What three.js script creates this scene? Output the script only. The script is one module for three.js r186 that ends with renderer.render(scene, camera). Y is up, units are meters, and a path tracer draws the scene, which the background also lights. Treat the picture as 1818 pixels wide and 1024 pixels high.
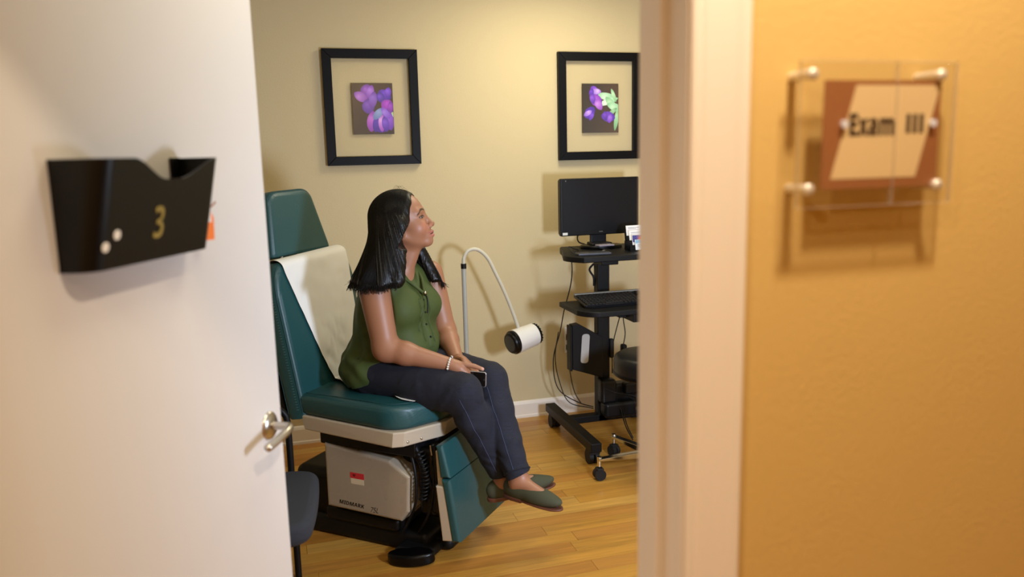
import * as THREE from 'three';
import { RoundedBoxGeometry } from 'three/addons/geometries/RoundedBoxGeometry.js';
import { TextGeometry } from 'three/addons/geometries/TextGeometry.js';
import { FontLoader } from 'three/addons/loaders/FontLoader.js';
import { mergeGeometries, mergeVertices, toCreasedNormals } from 'three/addons/utils/BufferGeometryUtils.js';
import { RectAreaLightUniformsLib } from 'three/addons/lights/RectAreaLightUniformsLib.js';

// ---------------------------------------------------------------- camera, exposure, lights
RectAreaLightUniformsLib.init();
const scene = new THREE.Scene();
const rad = THREE.MathUtils.degToRad;
const renderer = new THREE.WebGLRenderer({ antialias: true });
renderer.toneMapping = THREE.LinearToneMapping;
renderer.toneMappingExposure = 0.94;
renderer.shadowMap.enabled = true;
const camera = new THREE.PerspectiveCamera(40.33, 1818 / 1024, 0.05, 40);
camera.position.set(0, 1.58, 0);
camera.rotation.order = 'YXZ';
camera.rotation.set(rad(-9.5), rad(-16.2), rad(-1.36));
camera.focus = 3.5;
camera.userData.fStop = 2.1;
scene.add(camera);
scene.background = new THREE.Color(0x000000);

function areaLight(color, intensity, w, h, pos, target) {
  const l = new THREE.RectAreaLight(color, intensity, w, h);
  l.position.set(...pos); l.lookAt(...target); scene.add(l); return l;
}
// warm ceiling panels in the examination room, just under their diffusers
const PANELS = [[0.55, -1.65], [1.5, -3.62]];
PANELS.forEach(([x, z], i) => areaLight(new THREE.Color().setRGB(1, 0.93, 0.68), [11.0, 20.0][i], 0.56, 0.56, [x, 2.575, z], [x, 0, z]));
// cool unseen source with an added wall box beside the doorway, just in front of its glowing face
const BOX = [1.4, 1.22, -1.098];
areaLight(new THREE.Color().setRGB(0.66, 0.78, 1.0), 345.0, 0.2, 0.26, [BOX[0], BOX[1], BOX[2] - 0.012], [BOX[0], BOX[1], -4]);
// warm recessed lamps in the corridor ceiling
const DOWNLIGHTS = [[0.66, -0.42], [-0.75, 0.25], [2.1, -0.1]];
const LAMP_POWER = [7.6, 8.0, 1.2];
DOWNLIGHTS.forEach(([x, z], i) => {
  const s = new THREE.SpotLight(new THREE.Color().setRGB(1, 0.82, 0.6), LAMP_POWER[i], 0, rad(78), 0.6, 2);
  s.position.set(x, 2.585, z); s.target.position.set(x, 0, z); s.castShadow = true; s.shadow.radius = 2.5;
  scene.add(s, s.target);
});

// ---------------------------------------------------------------- helpers
let seed = 7;
const rnd = () => { seed = (seed * 1664525 + 1013904223) >>> 0; return seed / 4294967296; };
const V = (x, y, z) => new THREE.Vector3(x, y, z);
const col = (hex) => new THREE.Color(hex);
const taken = {};
function numbered(name) { const k = taken[name] = (taken[name] ?? -1) + 1; return k ? name + '_' + String(k).padStart(3, '0') : name; }
function mesh(name, geometry, material, parent) {
  const m = new THREE.Mesh(geometry, material); m.name = parent ? name : numbered(name);
  m.castShadow = m.receiveShadow = true; (parent || scene).add(m); return m;
}
function tag(o, label, category, group) { o.userData.label = label; o.userData.category = category; if (group) o.userData.group = group; return o; }
function struct(name, geometry, material, label) { const m = mesh(name, geometry, material); m.userData = { kind: 'structure', label, category: name.split('_')[0] }; return m; }
function thing(name, label, category, pos = [0, 0, 0], turn = 0, group) {
  const g = new THREE.Group(); g.name = numbered(name); g.position.set(...pos); g.rotation.y = turn; scene.add(g);
  return tag(g, label, category, group);
}
function box(x0, x1, y0, y1, z0, z1, r = 0, seg = 2) {
  const w = x1 - x0, h = y1 - y0, d = z1 - z0;
  const g = r ? new RoundedBoxGeometry(w, h, d, seg, Math.min(r, w / 2.01, h / 2.01, d / 2.01)) : new THREE.BoxGeometry(w, h, d);
  g.translate((x0 + x1) / 2, (y0 + y1) / 2, (z0 + z1) / 2); return g;
}
function metreBox(x0, x1, y0, y1, z0, z1) {   // a box whose uv are metres
  const g = new THREE.BoxGeometry(x1 - x0, y1 - y0, z1 - z0); g.translate((x0 + x1) / 2, (y0 + y1) / 2, (z0 + z1) / 2);
  const p = g.attributes.position, n = g.attributes.normal, u = g.attributes.uv;
  for (let i = 0; i < p.count; i++) {
    if (Math.abs(n.getY(i)) > 0.5) u.setXY(i, p.getX(i), p.getZ(i));
    else if (Math.abs(n.getX(i)) > 0.5) u.setXY(i, p.getZ(i), p.getY(i)); else u.setXY(i, p.getX(i), p.getY(i));
  }
  return g;
}
const clean = (g) => { const o = g.index ? g.toNonIndexed() : g; for (const k of Object.keys(o.attributes)) if (!['position', 'normal', 'uv'].includes(k)) o.deleteAttribute(k); return o; };
const join = (...gs) => mergeGeometries(gs.flat().map(clean));
function tube(points, r, seg = 40, radial = 10, closed = false) {
  return new THREE.TubeGeometry(new THREE.CatmullRomCurve3(points.map((p) => (p.isVector3 ? p : V(...p))), closed), seg, r, radial, closed);
}
function rod(a, b, r0, r1 = r0, radial = 20) {   // capped rod from a to b
  const A = V(...a), B = V(...b), d = B.clone().sub(A), g = new THREE.CylinderGeometry(r1, r0, d.length(), radial);
  g.applyQuaternion(new THREE.Quaternion().setFromUnitVectors(V(0, 1, 0), d.clone().normalize())); g.translate(...A.add(B).multiplyScalar(0.5).toArray()); return g;
}
function roundRect(w, h, r) {
  const s = new THREE.Shape(), x = -w / 2, y = -h / 2;
  s.moveTo(x + r, y); s.lineTo(x + w - r, y); s.quadraticCurveTo(x + w, y, x + w, y + r); s.lineTo(x + w, y + h - r); s.quadraticCurveTo(x + w, y + h, x + w - r, y + h);
  s.lineTo(x + r, y + h); s.quadraticCurveTo(x, y + h, x, y + h - r); s.lineTo(x, y + r); s.quadraticCurveTo(x, y, x + r, y); return s;
}
function poly(points) { const s = new THREE.Shape(); points.forEach(([x, y], i) => (i ? s.lineTo(x, y) : s.moveTo(x, y))); s.closePath(); return s; }
function extrude(shape, depth, bevel = 0, seg = 3, curve = 12) {
  return new THREE.ExtrudeGeometry(shape, { depth, bevelEnabled: bevel > 0, bevelSize: bevel, bevelThickness: bevel, bevelOffset: -bevel, bevelSegments: seg, curveSegments: curve });
}
// value noise
const H = new Float32Array(65536); for (let i = 0; i < 65536; i++) H[i] = rnd();
const hsh = (x, y, z) => H[((x * 73856093) ^ (y * 19349663) ^ (z * 83492791)) & 65535];
function noise(x, y, z = 0) {
  const X = Math.floor(x), Y = Math.floor(y), Z = Math.floor(z); let u = x - X, v = y - Y, w = z - Z;
  u = u * u * (3 - 2 * u); v = v * v * (3 - 2 * v); w = w * w * (3 - 2 * w);
  const L = (a, b, t) => a + (b - a) * t;
  return L(L(L(hsh(X, Y, Z), hsh(X + 1, Y, Z), u), L(hsh(X, Y + 1, Z), hsh(X + 1, Y + 1, Z), u), v),
    L(L(hsh(X, Y, Z + 1), hsh(X + 1, Y, Z + 1), u), L(hsh(X, Y + 1, Z + 1), hsh(X + 1, Y + 1, Z + 1), u), v), w) * 2 - 1;
}
function tiled(size, f) {   // grey data texture from f(u, v) in 0..1, repeated
  const d = new Uint8Array(size * size * 4);
  for (let j = 0; j < size; j++) for (let i = 0; i < size; i++) { const c = f(i / size, j / size), k = (j * size + i) * 4; const a = Array.isArray(c) ? c : [c, c, c]; for (let q = 0; q < 3; q++) d[k + q] = Math.max(0, Math.min(255, a[q] * 255)); d[k + 3] = 255; }
  const t = new THREE.DataTexture(d, size, size); t.wrapS = t.wrapT = THREE.RepeatWrapping; t.magFilter = THREE.LinearFilter; t.minFilter = THREE.LinearMipmapLinearFilter; t.generateMipmaps = true; t.needsUpdate = true; return t;
}
const wrap = (f) => (u, v) => { const a = f(u, v), b = f(u - 1, v), c = f(u, v - 1), d = f(u - 1, v - 1); return (a * (1 - u) + b * u) * (1 - v) + (c * (1 - u) + d * u) * v; };
function scaled(t, x, y) { const c = t.clone(); c.repeat.set(x, y); c.needsUpdate = true; return c; }
const painted = (w, h, draw) => { const c = document.createElement('canvas'); c.width = w; c.height = h; draw(c.getContext('2d'), w, h); const t = new THREE.CanvasTexture(c); t.colorSpace = THREE.SRGBColorSpace; t.anisotropy = 8; return t; };

// ---------------------------------------------------------------- materials
const orange = tiled(256, wrap((u, v) => 0.5 + 0.25 * noise(u * 60, v * 60, 1) + 0.15 * noise(u * 130, v * 130, 2)));
const leatherT = tiled(256, wrap((u, v) => 0.5 + 0.3 * noise(u * 50, v * 50, 5) + 0.2 * noise(u * 110, v * 110, 6)));
const weave = tiled(256, wrap((u, v) => 0.5 + 0.22 * Math.sin((u + v) * Math.PI * 2 * 48) + 0.25 * noise(u * 90, v * 30, 8)));
const smudge = tiled(256, wrap((u, v) => 0.55 + 0.25 * noise(u * 6, v * 6, 11) + 0.15 * noise(u * 24, v * 24, 12)));
const std = (o) => new THREE.MeshStandardMaterial(o);
const phys = (o) => new THREE.MeshPhysicalMaterial(o);
const M = {
  wallRoom: std({ color: 0xcdbc94, roughness: 0.75, bumpMap: scaled(orange, 4, 4), bumpScale: 0.0008 }),
  wallHall: std({ color: 0xd2b069, roughness: 0.7, bumpMap: scaled(orange, 4, 4), bumpScale: 0.0008 }),
  ceiling: std({ color: 0xe8e2d2, roughness: 0.9 }),
  trim: std({ color: 0xe9dfd2, roughness: 0.42 }),
  door: std({ color: 0xc8c3bf, roughness: 0.5 }),
  floorBed: std({ color: 0x3a2410, roughness: 0.9 }),
  hallFloor: std({ color: 0xa5753d, roughness: 0.45 }),
  black: phys({ color: 0x0b0b0c, roughness: 0.5, specularIntensity: 0.55 }),
  blackGloss: phys({ color: 0x040405, roughness: 0.34, specularIntensity: 0.5 }),
  blackPlastic: phys({ color: 0x101012, roughness: 0.38, specularIntensity: 0.6 }),
  rubber: std({ color: 0x0c0c0d, roughness: 0.7 }),
  nickel: std({ color: 0xb9b4ac, roughness: 0.28, metalness: 1 }),
  chrome: std({ color: 0xd5d5d5, roughness: 0.14, metalness: 1 }),
  teal: phys({ color: 0x1a484b, roughness: 0.42, bumpMap: scaled(leatherT, 8, 8), bumpScale: 0.0006, clearcoat: 0.15, clearcoatRoughness: 0.4 }),
  seam: std({ color: 0x123f42, roughness: 0.55 }),
  cream: std({ color: 0xb9ab95, roughness: 0.45 }),
  greyCover: std({ color: 0x9f927e, roughness: 0.5, roughnessMap: smudge }),
  greyFabric: std({ color: 0x2b2e36, roughness: 0.95, bumpMap: scaled(weave, 10, 10), bumpScale: 0.0008 }),
  paper: phys({ color: 0xe6e5e2, roughness: 0.85, transmission: 0, side: THREE.DoubleSide }),
  white: std({ color: 0xe4e1dc, roughness: 0.35 }),
  lampGrey: std({ color: 0xa9aaa4, roughness: 0.4 }),
  neck: std({ color: 0xc9c4b2, roughness: 0.45 }),
  pane: phys({ color: 0xffffff, roughness: 0.02, transmission: 1, thickness: 0, ior: 1.5, side: THREE.DoubleSide }),
  gold: std({ color: 0x8a7838, roughness: 0.5, metalness: 0.2 }),
};

// ---------------------------------------------------------------- room and corridor shell
// corridor face of the dividing wall z = -0.92, room face z = -1.05, doorway x -0.43 .. 0.50, head 2.06
const ZH = -0.92, ZR = -1.05, DX0 = -0.435, DX1 = 0.503, DH = 2.06, CEIL = 2.62, BACK = -4.442, LEFT = -1.25, RIGHT = 2.75, HB = 0.95, HL = -2.6, HRX = 3.4;
const plaster = (x0, x1, y0, y1, z0, z1) => metreBox(x0, x1, y0, y1, z0, z1);
const ZM = -0.985;
struct('wall_hall_front', join(plaster(HL, DX0 - 0.02, 0, CEIL, ZM, ZH), plaster(DX1 + 0.02, HRX, 0, CEIL, ZM, ZH), plaster(DX0 - 0.02, DX1 + 0.02, DH + 0.02, CEIL, ZM, ZH)), M.wallHall, 'orange painted corridor wall carrying the exam room sign');
struct('wall_front', join(plaster(LEFT, DX0 - 0.02, 0, CEIL, ZR, ZM), plaster(DX1 + 0.02, RIGHT, 0, CEIL, ZR, ZM), plaster(DX0 - 0.02, DX1 + 0.02, DH + 0.02, CEIL, ZR, ZM)), M.wallRoom, 'tan room side of the wall around the doorway');
struct('wall_back', plaster(LEFT - 0.1, RIGHT + 0.1, -0.05, CEIL, BACK - 0.12, BACK), M.wallRoom, 'tan painted back wall with two framed pictures');
struct('wall_left', plaster(LEFT - 0.1, LEFT, -0.05, CEIL, BACK, ZM), M.wallRoom, 'tan painted wall hidden behind the open door');
struct('wall_right', plaster(RIGHT, RIGHT + 0.1, -0.05, CEIL, BACK, ZM), M.wallRoom, 'tan painted wall right of the computer cart');
struct('ceiling', plaster(LEFT - 0.1, RIGHT + 0.1, CEIL, CEIL + 0.1, BACK - 0.12, ZM), M.ceiling, 'off white ceiling of the exam room');
struct('ceiling_hall', plaster(HL - 0.1, HRX + 0.1, CEIL, CEIL + 0.1, ZM, HB + 0.1), M.ceiling, 'off white corridor ceiling');
struct('floor_hall', plaster(HL - 0.1, HRX + 0.1, -0.05, 0, ZM, HB + 0.1), M.hallFloor, 'wooden corridor floor below the picture');
struct('wall_hall_back', plaster(HL - 0.1, HRX + 0.1, 0, CEIL, HB, HB + 0.1), M.wallHall, 'orange corridor wall opposite the doorway');
struct('wall_hall_left', plaster(HL - 0.1, HL, 0, CEIL, ZM, HB), M.wallHall, 'orange corridor end wall on the left');
struct('wall_hall_right', plaster(HRX, HRX + 0.1, 0, CEIL, ZM, HB), M.wallHall, 'orange corridor end wall on the right');

// wooden floor: every strip of the room is a part of the floor
const floor = struct('floor', metreBox(LEFT, RIGHT, -0.05, -0.012, BACK, ZM), M.floorBed, 'honey coloured strip wood floor of the exam room');
{
  const tones = [[0xd0963e, 0], [0xd9a147, 1], [0xca8d3c, 2], [0xd59c44, 3], [0xdba64f, 1], [0xc58636, 0], [0xd2983f, 2]];
  const grain = [0, 1, 2, 3].map((k) => { const t = tiled(512, wrap((u, v) => 0.86 + 0.07 * noise(u * 5 + k * 9, v * 46, k) + 0.05 * noise(u * 22, v * 190, k + 20) + 0.05 * noise(u * 3, v * 9, k + 40) - 0.1 * Math.max(0, noise(u * 9, v * 70, k + 60) - 0.45))); t.colorSpace = THREE.SRGBColorSpace; return t; });
  const mats = tones.map(([c, k], i) => std({ color: c, map: scaled(grain[k], 0.9, 2.2), roughness: 0.34 + 0.03 * (i % 3), roughnessMap: null }));
  const W = 0.083, cache = {};
  let row = 0;
  for (let z = BACK + 0.004; z < ZM - W * 0.3; z += W, row++) {
    const w = Math.min(W, ZM - z);
    let x = LEFT - rnd() * 0.9; if (row % 2) x -= 0.3;
    while (x < RIGHT) {
      const len = [0.75, 1.05, 1.35, 0.9][Math.floor(rnd() * 4)], x0 = Math.max(x, LEFT), x1 = Math.min(x + len, RIGHT);
      if (x1 - x0 > 0.02) {
        const L = Math.round((x1 - x0) * 1000) / 1000, key = L + '_' + Math.round(w * 1000) + '_' + (row % 5);
        const g = cache[key] ??= (() => { const b = metreBox(-L / 2 + 0.0006, L / 2 - 0.0006, -0.012, 0, 0.0006, w - 0.0006); const u = b.attributes.uv; for (let i = 0; i < u.count; i++) u.setXY(i, u.getX(i) + row * 0.37, u.getY(i) + row * 0.211); return b; })();
        const m = mesh('plank', g, mats[Math.floor(rnd() * mats.length)], floor);
        m.position.set((x0 + x1) / 2, (rnd() - 0.5) * 0.0004, z);
      }
      x += len;
    }
  }
}
// baseboard: flat board with a moulded top
{
  const prof = poly([[0, 0], [0.017, 0], [0.017, 0.014], [0.0135, 0.02], [0.0135, 0.085], [0.009, 0.097], [0.004, 0.103], [0, 0.105]]);
  const bb = (L) => { const g = extrude(prof, L); return g; };
  let g = bb(RIGHT - LEFT); g.rotateY(Math.PI / 2); g.scale(1, 1, -1); g = toCreasedNormals(g, 0.5); // along +x, thickness toward +z
  const fix = (gg) => { const i = gg.index; if (!i) { const p = gg.attributes.position, n = gg.attributes.normal; for (let k = 0; k < p.count; k += 3) for (const a of [p, n, gg.attributes.uv]) { const s = a.itemSize; for (let q = 0; q < s; q++) { const t = a.array[(k + 1) * s + q]; a.array[(k + 1) * s + q] = a.array[(k + 2) * s + q]; a.array[(k + 2) * s + q] = t; } } gg.computeVertexNormals(); } return gg; };
  g = fix(g); g.computeBoundingBox(); const bx = g.boundingBox; g.translate(LEFT - bx.min.x, 0, BACK - bx.min.z);
  struct('baseboard_back', g, M.trim, 'white moulded baseboard along the back wall');
  struct('baseboard_left', box(LEFT, LEFT + 0.014, 0, 0.105, BACK + 0.02, ZR - 0.02), M.trim, 'white baseboard behind the open door');
  struct('baseboard_right', box(RIGHT - 0.014, RIGHT, 0, 0.105, BACK + 0.02, ZR - 0.02), M.trim, 'white baseboard right of the computer cart');
}
// door frame: jambs with stops, corridor casing with an inner bead
{
  const jamb = (x0, x1, y1) => box(x0, x1, 0, y1, ZR - 0.006, ZH + 0.004, 0.002);
  const t1 = struct('trim_1', join(jamb(DX1, DX1 + 0.02, DH + 0.02)), M.trim, 'pale door jamb on the right of the doorway');
  mesh('door_stop', box(DX1 - 0.012, DX1 + 0.001, 0, DH, ZR + 0.045, ZR + 0.083, 0.003), M.trim, t1);
  const t2 = struct('trim_2', join(jamb(DX0 - 0.02, DX0, DH + 0.02)), M.trim, 'pale door jamb on the hinge side of the doorway');
  mesh('door_stop', box(DX0 - 0.001, DX0 + 0.012, 0, DH, ZR + 0.045, ZR + 0.083, 0.003), M.trim, t2);
  const t3 = struct('trim_3', box(DX0, DX1, DH, DH + 0.02, ZR - 0.006, ZH + 0.004, 0.002), M.trim, 'pale head of the door frame');
  mesh('door_stop', box(DX0, DX1, DH - 0.012, DH + 0.001, ZR + 0.045, ZR + 0.083, 0.003), M.trim, t3);
  // casing profile across its width: bead, flat, back band
  const prof = poly([[0, 0], [0, 0.010], [0.004, 0.0125], [0.010, 0.013], [0.013, 0.0115], [0.016, 0.0135], [0.022, 0.0145], [0.058, 0.0165], [0.062, 0.019], [0.076, 0.02], [0.080, 0.017], [0.080, 0]]);
  const side = (y1) => { const g = extrude(prof, y1); g.rotateX(-Math.PI / 2); g.scale(1, 1, -1); g.translate(0, 0, 0); return g; };
  // after rotateX: profile y -> -z ... rebuild directly
  const casing = (len) => { const g = extrude(prof, len); const p = g.attributes.position; for (let i = 0; i < p.count; i++) { const x = p.getX(i), y = p.getY(i), z = p.getZ(i); p.setXYZ(i, x, z, y); } const a = p.array; for (let k = 0; k < p.count; k += 3) for (let q = 0; q < 3; q++) { const t = a[(k + 1) * 3 + q]; a[(k + 1) * 3 + q] = a[(k + 2) * 3 + q]; a[(k + 2) * 3 + q] = t; } g.deleteAttribute('normal'); g.computeVertexNormals(); return toCreasedNormals(g, 0.7); };
  const r = casing(DH + 0.1); r.translate(DX1 + 0.003, 0, ZH);
  struct('trim_4', r, M.trim, 'wide cream door casing beside the orange wall');
  const l = casing(DH + 0.1); l.scale(-1, 1, 1); { const a = l.attributes.position.array; for (let k = 0; k < a.length; k += 9) for (let q = 0; q < 3; q++) { const t = a[k + 3 + q]; a[k + 3 + q] = a[k + 6 + q]; a[k + 6 + q] = t; } l.computeVertexNormals(); } l.translate(DX0 - 0.003, 0, ZH);
  struct('trim_5', l, M.trim, 'cream door casing on the hinge side');
  struct('trim_6', box(DX0 - 0.083, DX1 + 0.083, DH + 0.003, DH + 0.083, ZH, ZH + 0.021, 0.003), M.trim, 'cream casing over the doorway');
}
// ---------------------------------------------------------------- the open door with its lever handle
const DOOR_TURN = rad(90 - 25.4);
{
  // door frame: local +x runs from hinge to latch edge, local +z is the face toward the camera
  const door = new THREE.Group(); door.name = 'door_1'; door.position.set(-0.42, 0, -1.053); door.rotation.y = DOOR_TURN; scene.add(door);
  door.userData = { kind: 'structure', label: 'white flush door standing open into the exam room', category: 'door' };
  mesh('door_slab', box(0, 0.901, 0.012, 2.045, -0.042, 0, 0.002), M.door, door);
  const rose = new THREE.LatheGeometry([[0, 0.012], [0.012, 0.012], [0.024, 0.0105], [0.031, 0.006], [0.033, 0.001], [0.033, 0]].map(([a, b]) => new THREE.Vector2(a, b)), 40); rose.rotateX(Math.PI / 2); rose.translate(0.838, 0.988, 0);
  const handle = mesh('door_handle', rose, M.nickel, door);
  const lv = new THREE.CatmullRomCurve3([V(0.838, 0.988, 0.008), V(0.838, 0.988, 0.035), V(0.834, 0.9885, 0.05), V(0.815, 0.988, 0.058), V(0.78, 0.985, 0.058), V(0.732, 0.977, 0.05)]);
  const lg = new THREE.TubeGeometry(lv, 50, 0.0095, 14); const end = new THREE.SphereGeometry(0.0095, 14, 10); end.translate(0.732, 0.977, 0.05);
  mesh('lever', join(lg, end), M.nickel, handle);
  mesh('rose', (() => { const g = new THREE.CylinderGeometry(0.033, 0.033, 0.01, 32); g.rotateX(Math.PI / 2); g.translate(0.838, 0.988, -0.047); return g; })(), M.nickel, door);
  mesh('latch_plate', box(0.9, 0.9022, 0.93, 1.05, -0.034, -0.009), M.nickel, door);
  for (const y of [0.2, 1.0, 1.85]) mesh('hinge', rod([-0.004, y - 0.05, 0.004], [-0.004, y + 0.05, 0.004], 0.007), M.nickel, door);
}
// ---------------------------------------------------------------- wall file pocket on the door
const font = await new FontLoader().loadAsync('fonts/droid/droid_sans_bold.typeface.json');
const fontR = await new FontLoader().loadAsync('fonts/droid/droid_sans_regular.typeface.json');
function letters(text, size, depth, f = font, sx = 1, shear = 0, bold = 0) {
  const g = new TextGeometry(text, { font: f, size, depth, curveSegments: 6, bevelEnabled: bold > 0, bevelSize: bold, bevelThickness: 0.0001, bevelSegments: 1 }); g.scale(sx, 1, 1);
  if (shear) g.applyMatrix4(new THREE.Matrix4().set(1, shear, 0, 0, 0, 1, 0, 0, 0, 0, 1, 0, 0, 0, 0, 1));
  g.computeBoundingBox(); const b = g.boundingBox; g.translate(-(b.min.x + b.max.x) / 2, -(b.min.y + b.max.y) / 2, 0); return g;
}
{
  // pocket frame: x along the door, y up, z out of the door; open top with a scooped front
  const x0 = 0.243, x1 = 0.573, y0 = 1.428, yt = 1.592;
  const dep = (y) => 0.052 + (y - y0) / (yt - y0) * 0.036;           // the front leans outward
  const topAt = (x) => { const t = (x - x0) / (x1 - x0); const s = (a, b) => { const k = Math.min(1, Math.max(0, (t - a) / (b - a))); return k * k * (3 - 2 * k); }; return yt - 0.034 * s(0.22, 0.5) * (1 - s(0.62, 0.97)); };
  const holder = thing('file_pocket', 'glossy black wall file pocket with gold number on white door', 'file holder', [-0.42, 0, -1.053], DOOR_TURN);
  const N = 44, T = 0.0035;
  const grid = (nu, nv, f) => { const pos = [], uv = [], idx = []; for (let j = 0; j <= nv; j++) for (let i = 0; i <= nu; i++) { const p = f(i / nu, j / nv); pos.push(...p); uv.push(i / nu, j / nv); } for (let j = 0; j < nv; j++) for (let i = 0; i < nu; i++) { const a = j * (nu + 1) + i, b = a + 1, c = a + nu + 1, d = c + 1; idx.push(a, b, d, a, d, c); } const g = new THREE.BufferGeometry(); g.setAttribute('position', new THREE.Float32BufferAttribute(pos, 3)); g.setAttribute('uv', new THREE.Float32BufferAttribute(uv, 2)); g.setIndex(idx); g.computeVertexNormals(); return g; };
  // plan outline with rounded front corners: left end, corner, front, corner, right end
  const plan = (u, y, inset) => {
    const D = dep(y) - inset, a = x0 + inset, b = x1 - inset, R = 0.03; const L1 = D - R, Lc = R * Math.PI / 2, Lf = b - a - 2 * R, tot = 2 * L1 + 2 * Lc + Lf; let s = u * tot;
    if (s < L1) return [a, s]; s -= L1; if (s < Lc) { const t = s / R; return [a + R - R * Math.cos(t), L1 + R * Math.sin(t)]; } s -= Lc;
    if (s < Lf) return [a + R + s, D]; s -= Lf; if (s < Lc) { const t = s / R; return [b - R + R * Math.sin(t), L1 + R * Math.cos(t)]; } s -= Lc; return [b, L1 - s];
  };
  const shell = (inset) => grid(96, 14, (u, v) => { const m = plan(u, yt, inset), y = y0 + inset * (inset ? 1 : 0) + v * (topAt(m[0]) - y0 - inset), q = plan(u, y, inset); return [q[0], y, Math.max(q[1], 0.0015)]; });
  const outer = shell(0), inner = shell(T); inner.index.array.reverse(); inner.computeVertexNormals();
  const rim = grid(96, 1, (u, v) => { const m = plan(u, yt, 0), y = topAt(m[0]), a = plan(u, y, 0), b = plan(u, y, T), q = v ? b : a; return [q[0], y, Math.max(q[1], 0.0015)]; });
  const bottom = extrude((() => { const s = new THREE.Shape(); for (let i = 0; i <= 60; i++) { const q = plan(i / 60, y0, 0); i ? s.lineTo(q[0], q[1]) : s.moveTo(q[0], q[1]); } return s; })(), T); bottom.rotateX(Math.PI / 2); bottom.translate(0, y0 + T, 0); // z stays positive after flip
  { const p = bottom.attributes.position; for (let i = 0; i < p.count; i++) p.setZ(i, Math.abs(p.getZ(i))); bottom.computeVertexNormals(); }
  const back = box(x0, x1, y0, y0 + 0.10, 0.0008, 0.004);
  const wingL = box(x0, x0 + 0.004, yt - 0.02, yt, 0.0008, 0.03), flange = box(x1 - 0.03, x1, y0, yt + 0.001, 0.0008, 0.004), flangeL = box(x0, x0 + 0.03, y0, yt, 0.0008, 0.004);
  const bodyMat = M.blackGloss.clone(); bodyMat.side = THREE.DoubleSide;
  mesh('pocket_body', join(outer, inner, rim, bottom, back, flange, flangeL), bodyMat, holder);
  const lean = Math.atan2(0.036, yt - y0);
  const num = letters('3', 0.052, 0.0012, font, 0.74); num.rotateX(lean); num.translate(0.395, 1.49, dep(1.49) + 0.0004);
  const m3 = mesh('number', num, M.gold, holder); m3.userData.label = 'gold number 3';
  for (const [x, y] of [[0.292, 1.479], [0.268, 1.463]]) { const d = new THREE.CylinderGeometry(0.0075, 0.0075, 0.0012, 20); d.rotateX(Math.PI / 2 + lean); d.translate(x, y, dep(y) + 0.0006); const k = mesh('sticker_dot', d, M.white, holder); k.userData.label = 'small round white sticker'; }
  // flags hanging past the far end of the pocket
  const og = new THREE.Shape(); og.moveTo(-0.012, -0.03); og.lineTo(0.011, -0.03); og.lineTo(0.013, 0.012); og.lineTo(0.004, 0.03); og.lineTo(-0.01, 0.014); og.closePath();
  const tagO = mesh('paper_tag', (() => { const g = extrude(og, 0.0012); g.rotateY(rad(-20)); g.translate(0, 0, 0); return g; })(), std({ color: 0xf07a1c, roughness: 0.7 }));
  const at = (x, y, z) => V(x, y, z).applyAxisAngle(V(0, 1, 0), DOOR_TURN).add(V(-0.42, 0, -1.053));
  tagO.position.copy(at(0.618, 1.467, 0.022)); tagO.rotation.y = DOOR_TURN; tag(tagO, 'orange paper tag hanging at far end of the file pocket', 'tag');
  const card = mesh('chart_card', box(-0.011, 0.011, -0.048, 0.048, -0.0008, 0.0008), M.white); card.position.copy(at(0.6, 1.52, 0.03)); card.rotation.y = DOOR_TURN + rad(-14); tag(card, 'narrow white card standing between file pocket and orange tag', 'card');
  const pin = mesh('tag_clip', tube([[0.612, 1.495, 0.024], [0.622, 1.5, 0.028], [0.636, 1.508, 0.03]], 0.0016, 10, 6), std({ color: 0x9a5a34, roughness: 0.6 })); pin.position.set(-0.42, 0, -1.053); pin.rotation.y = DOOR_TURN; tag(pin, 'thin brown clip holding the orange tag', 'clip');
}
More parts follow.
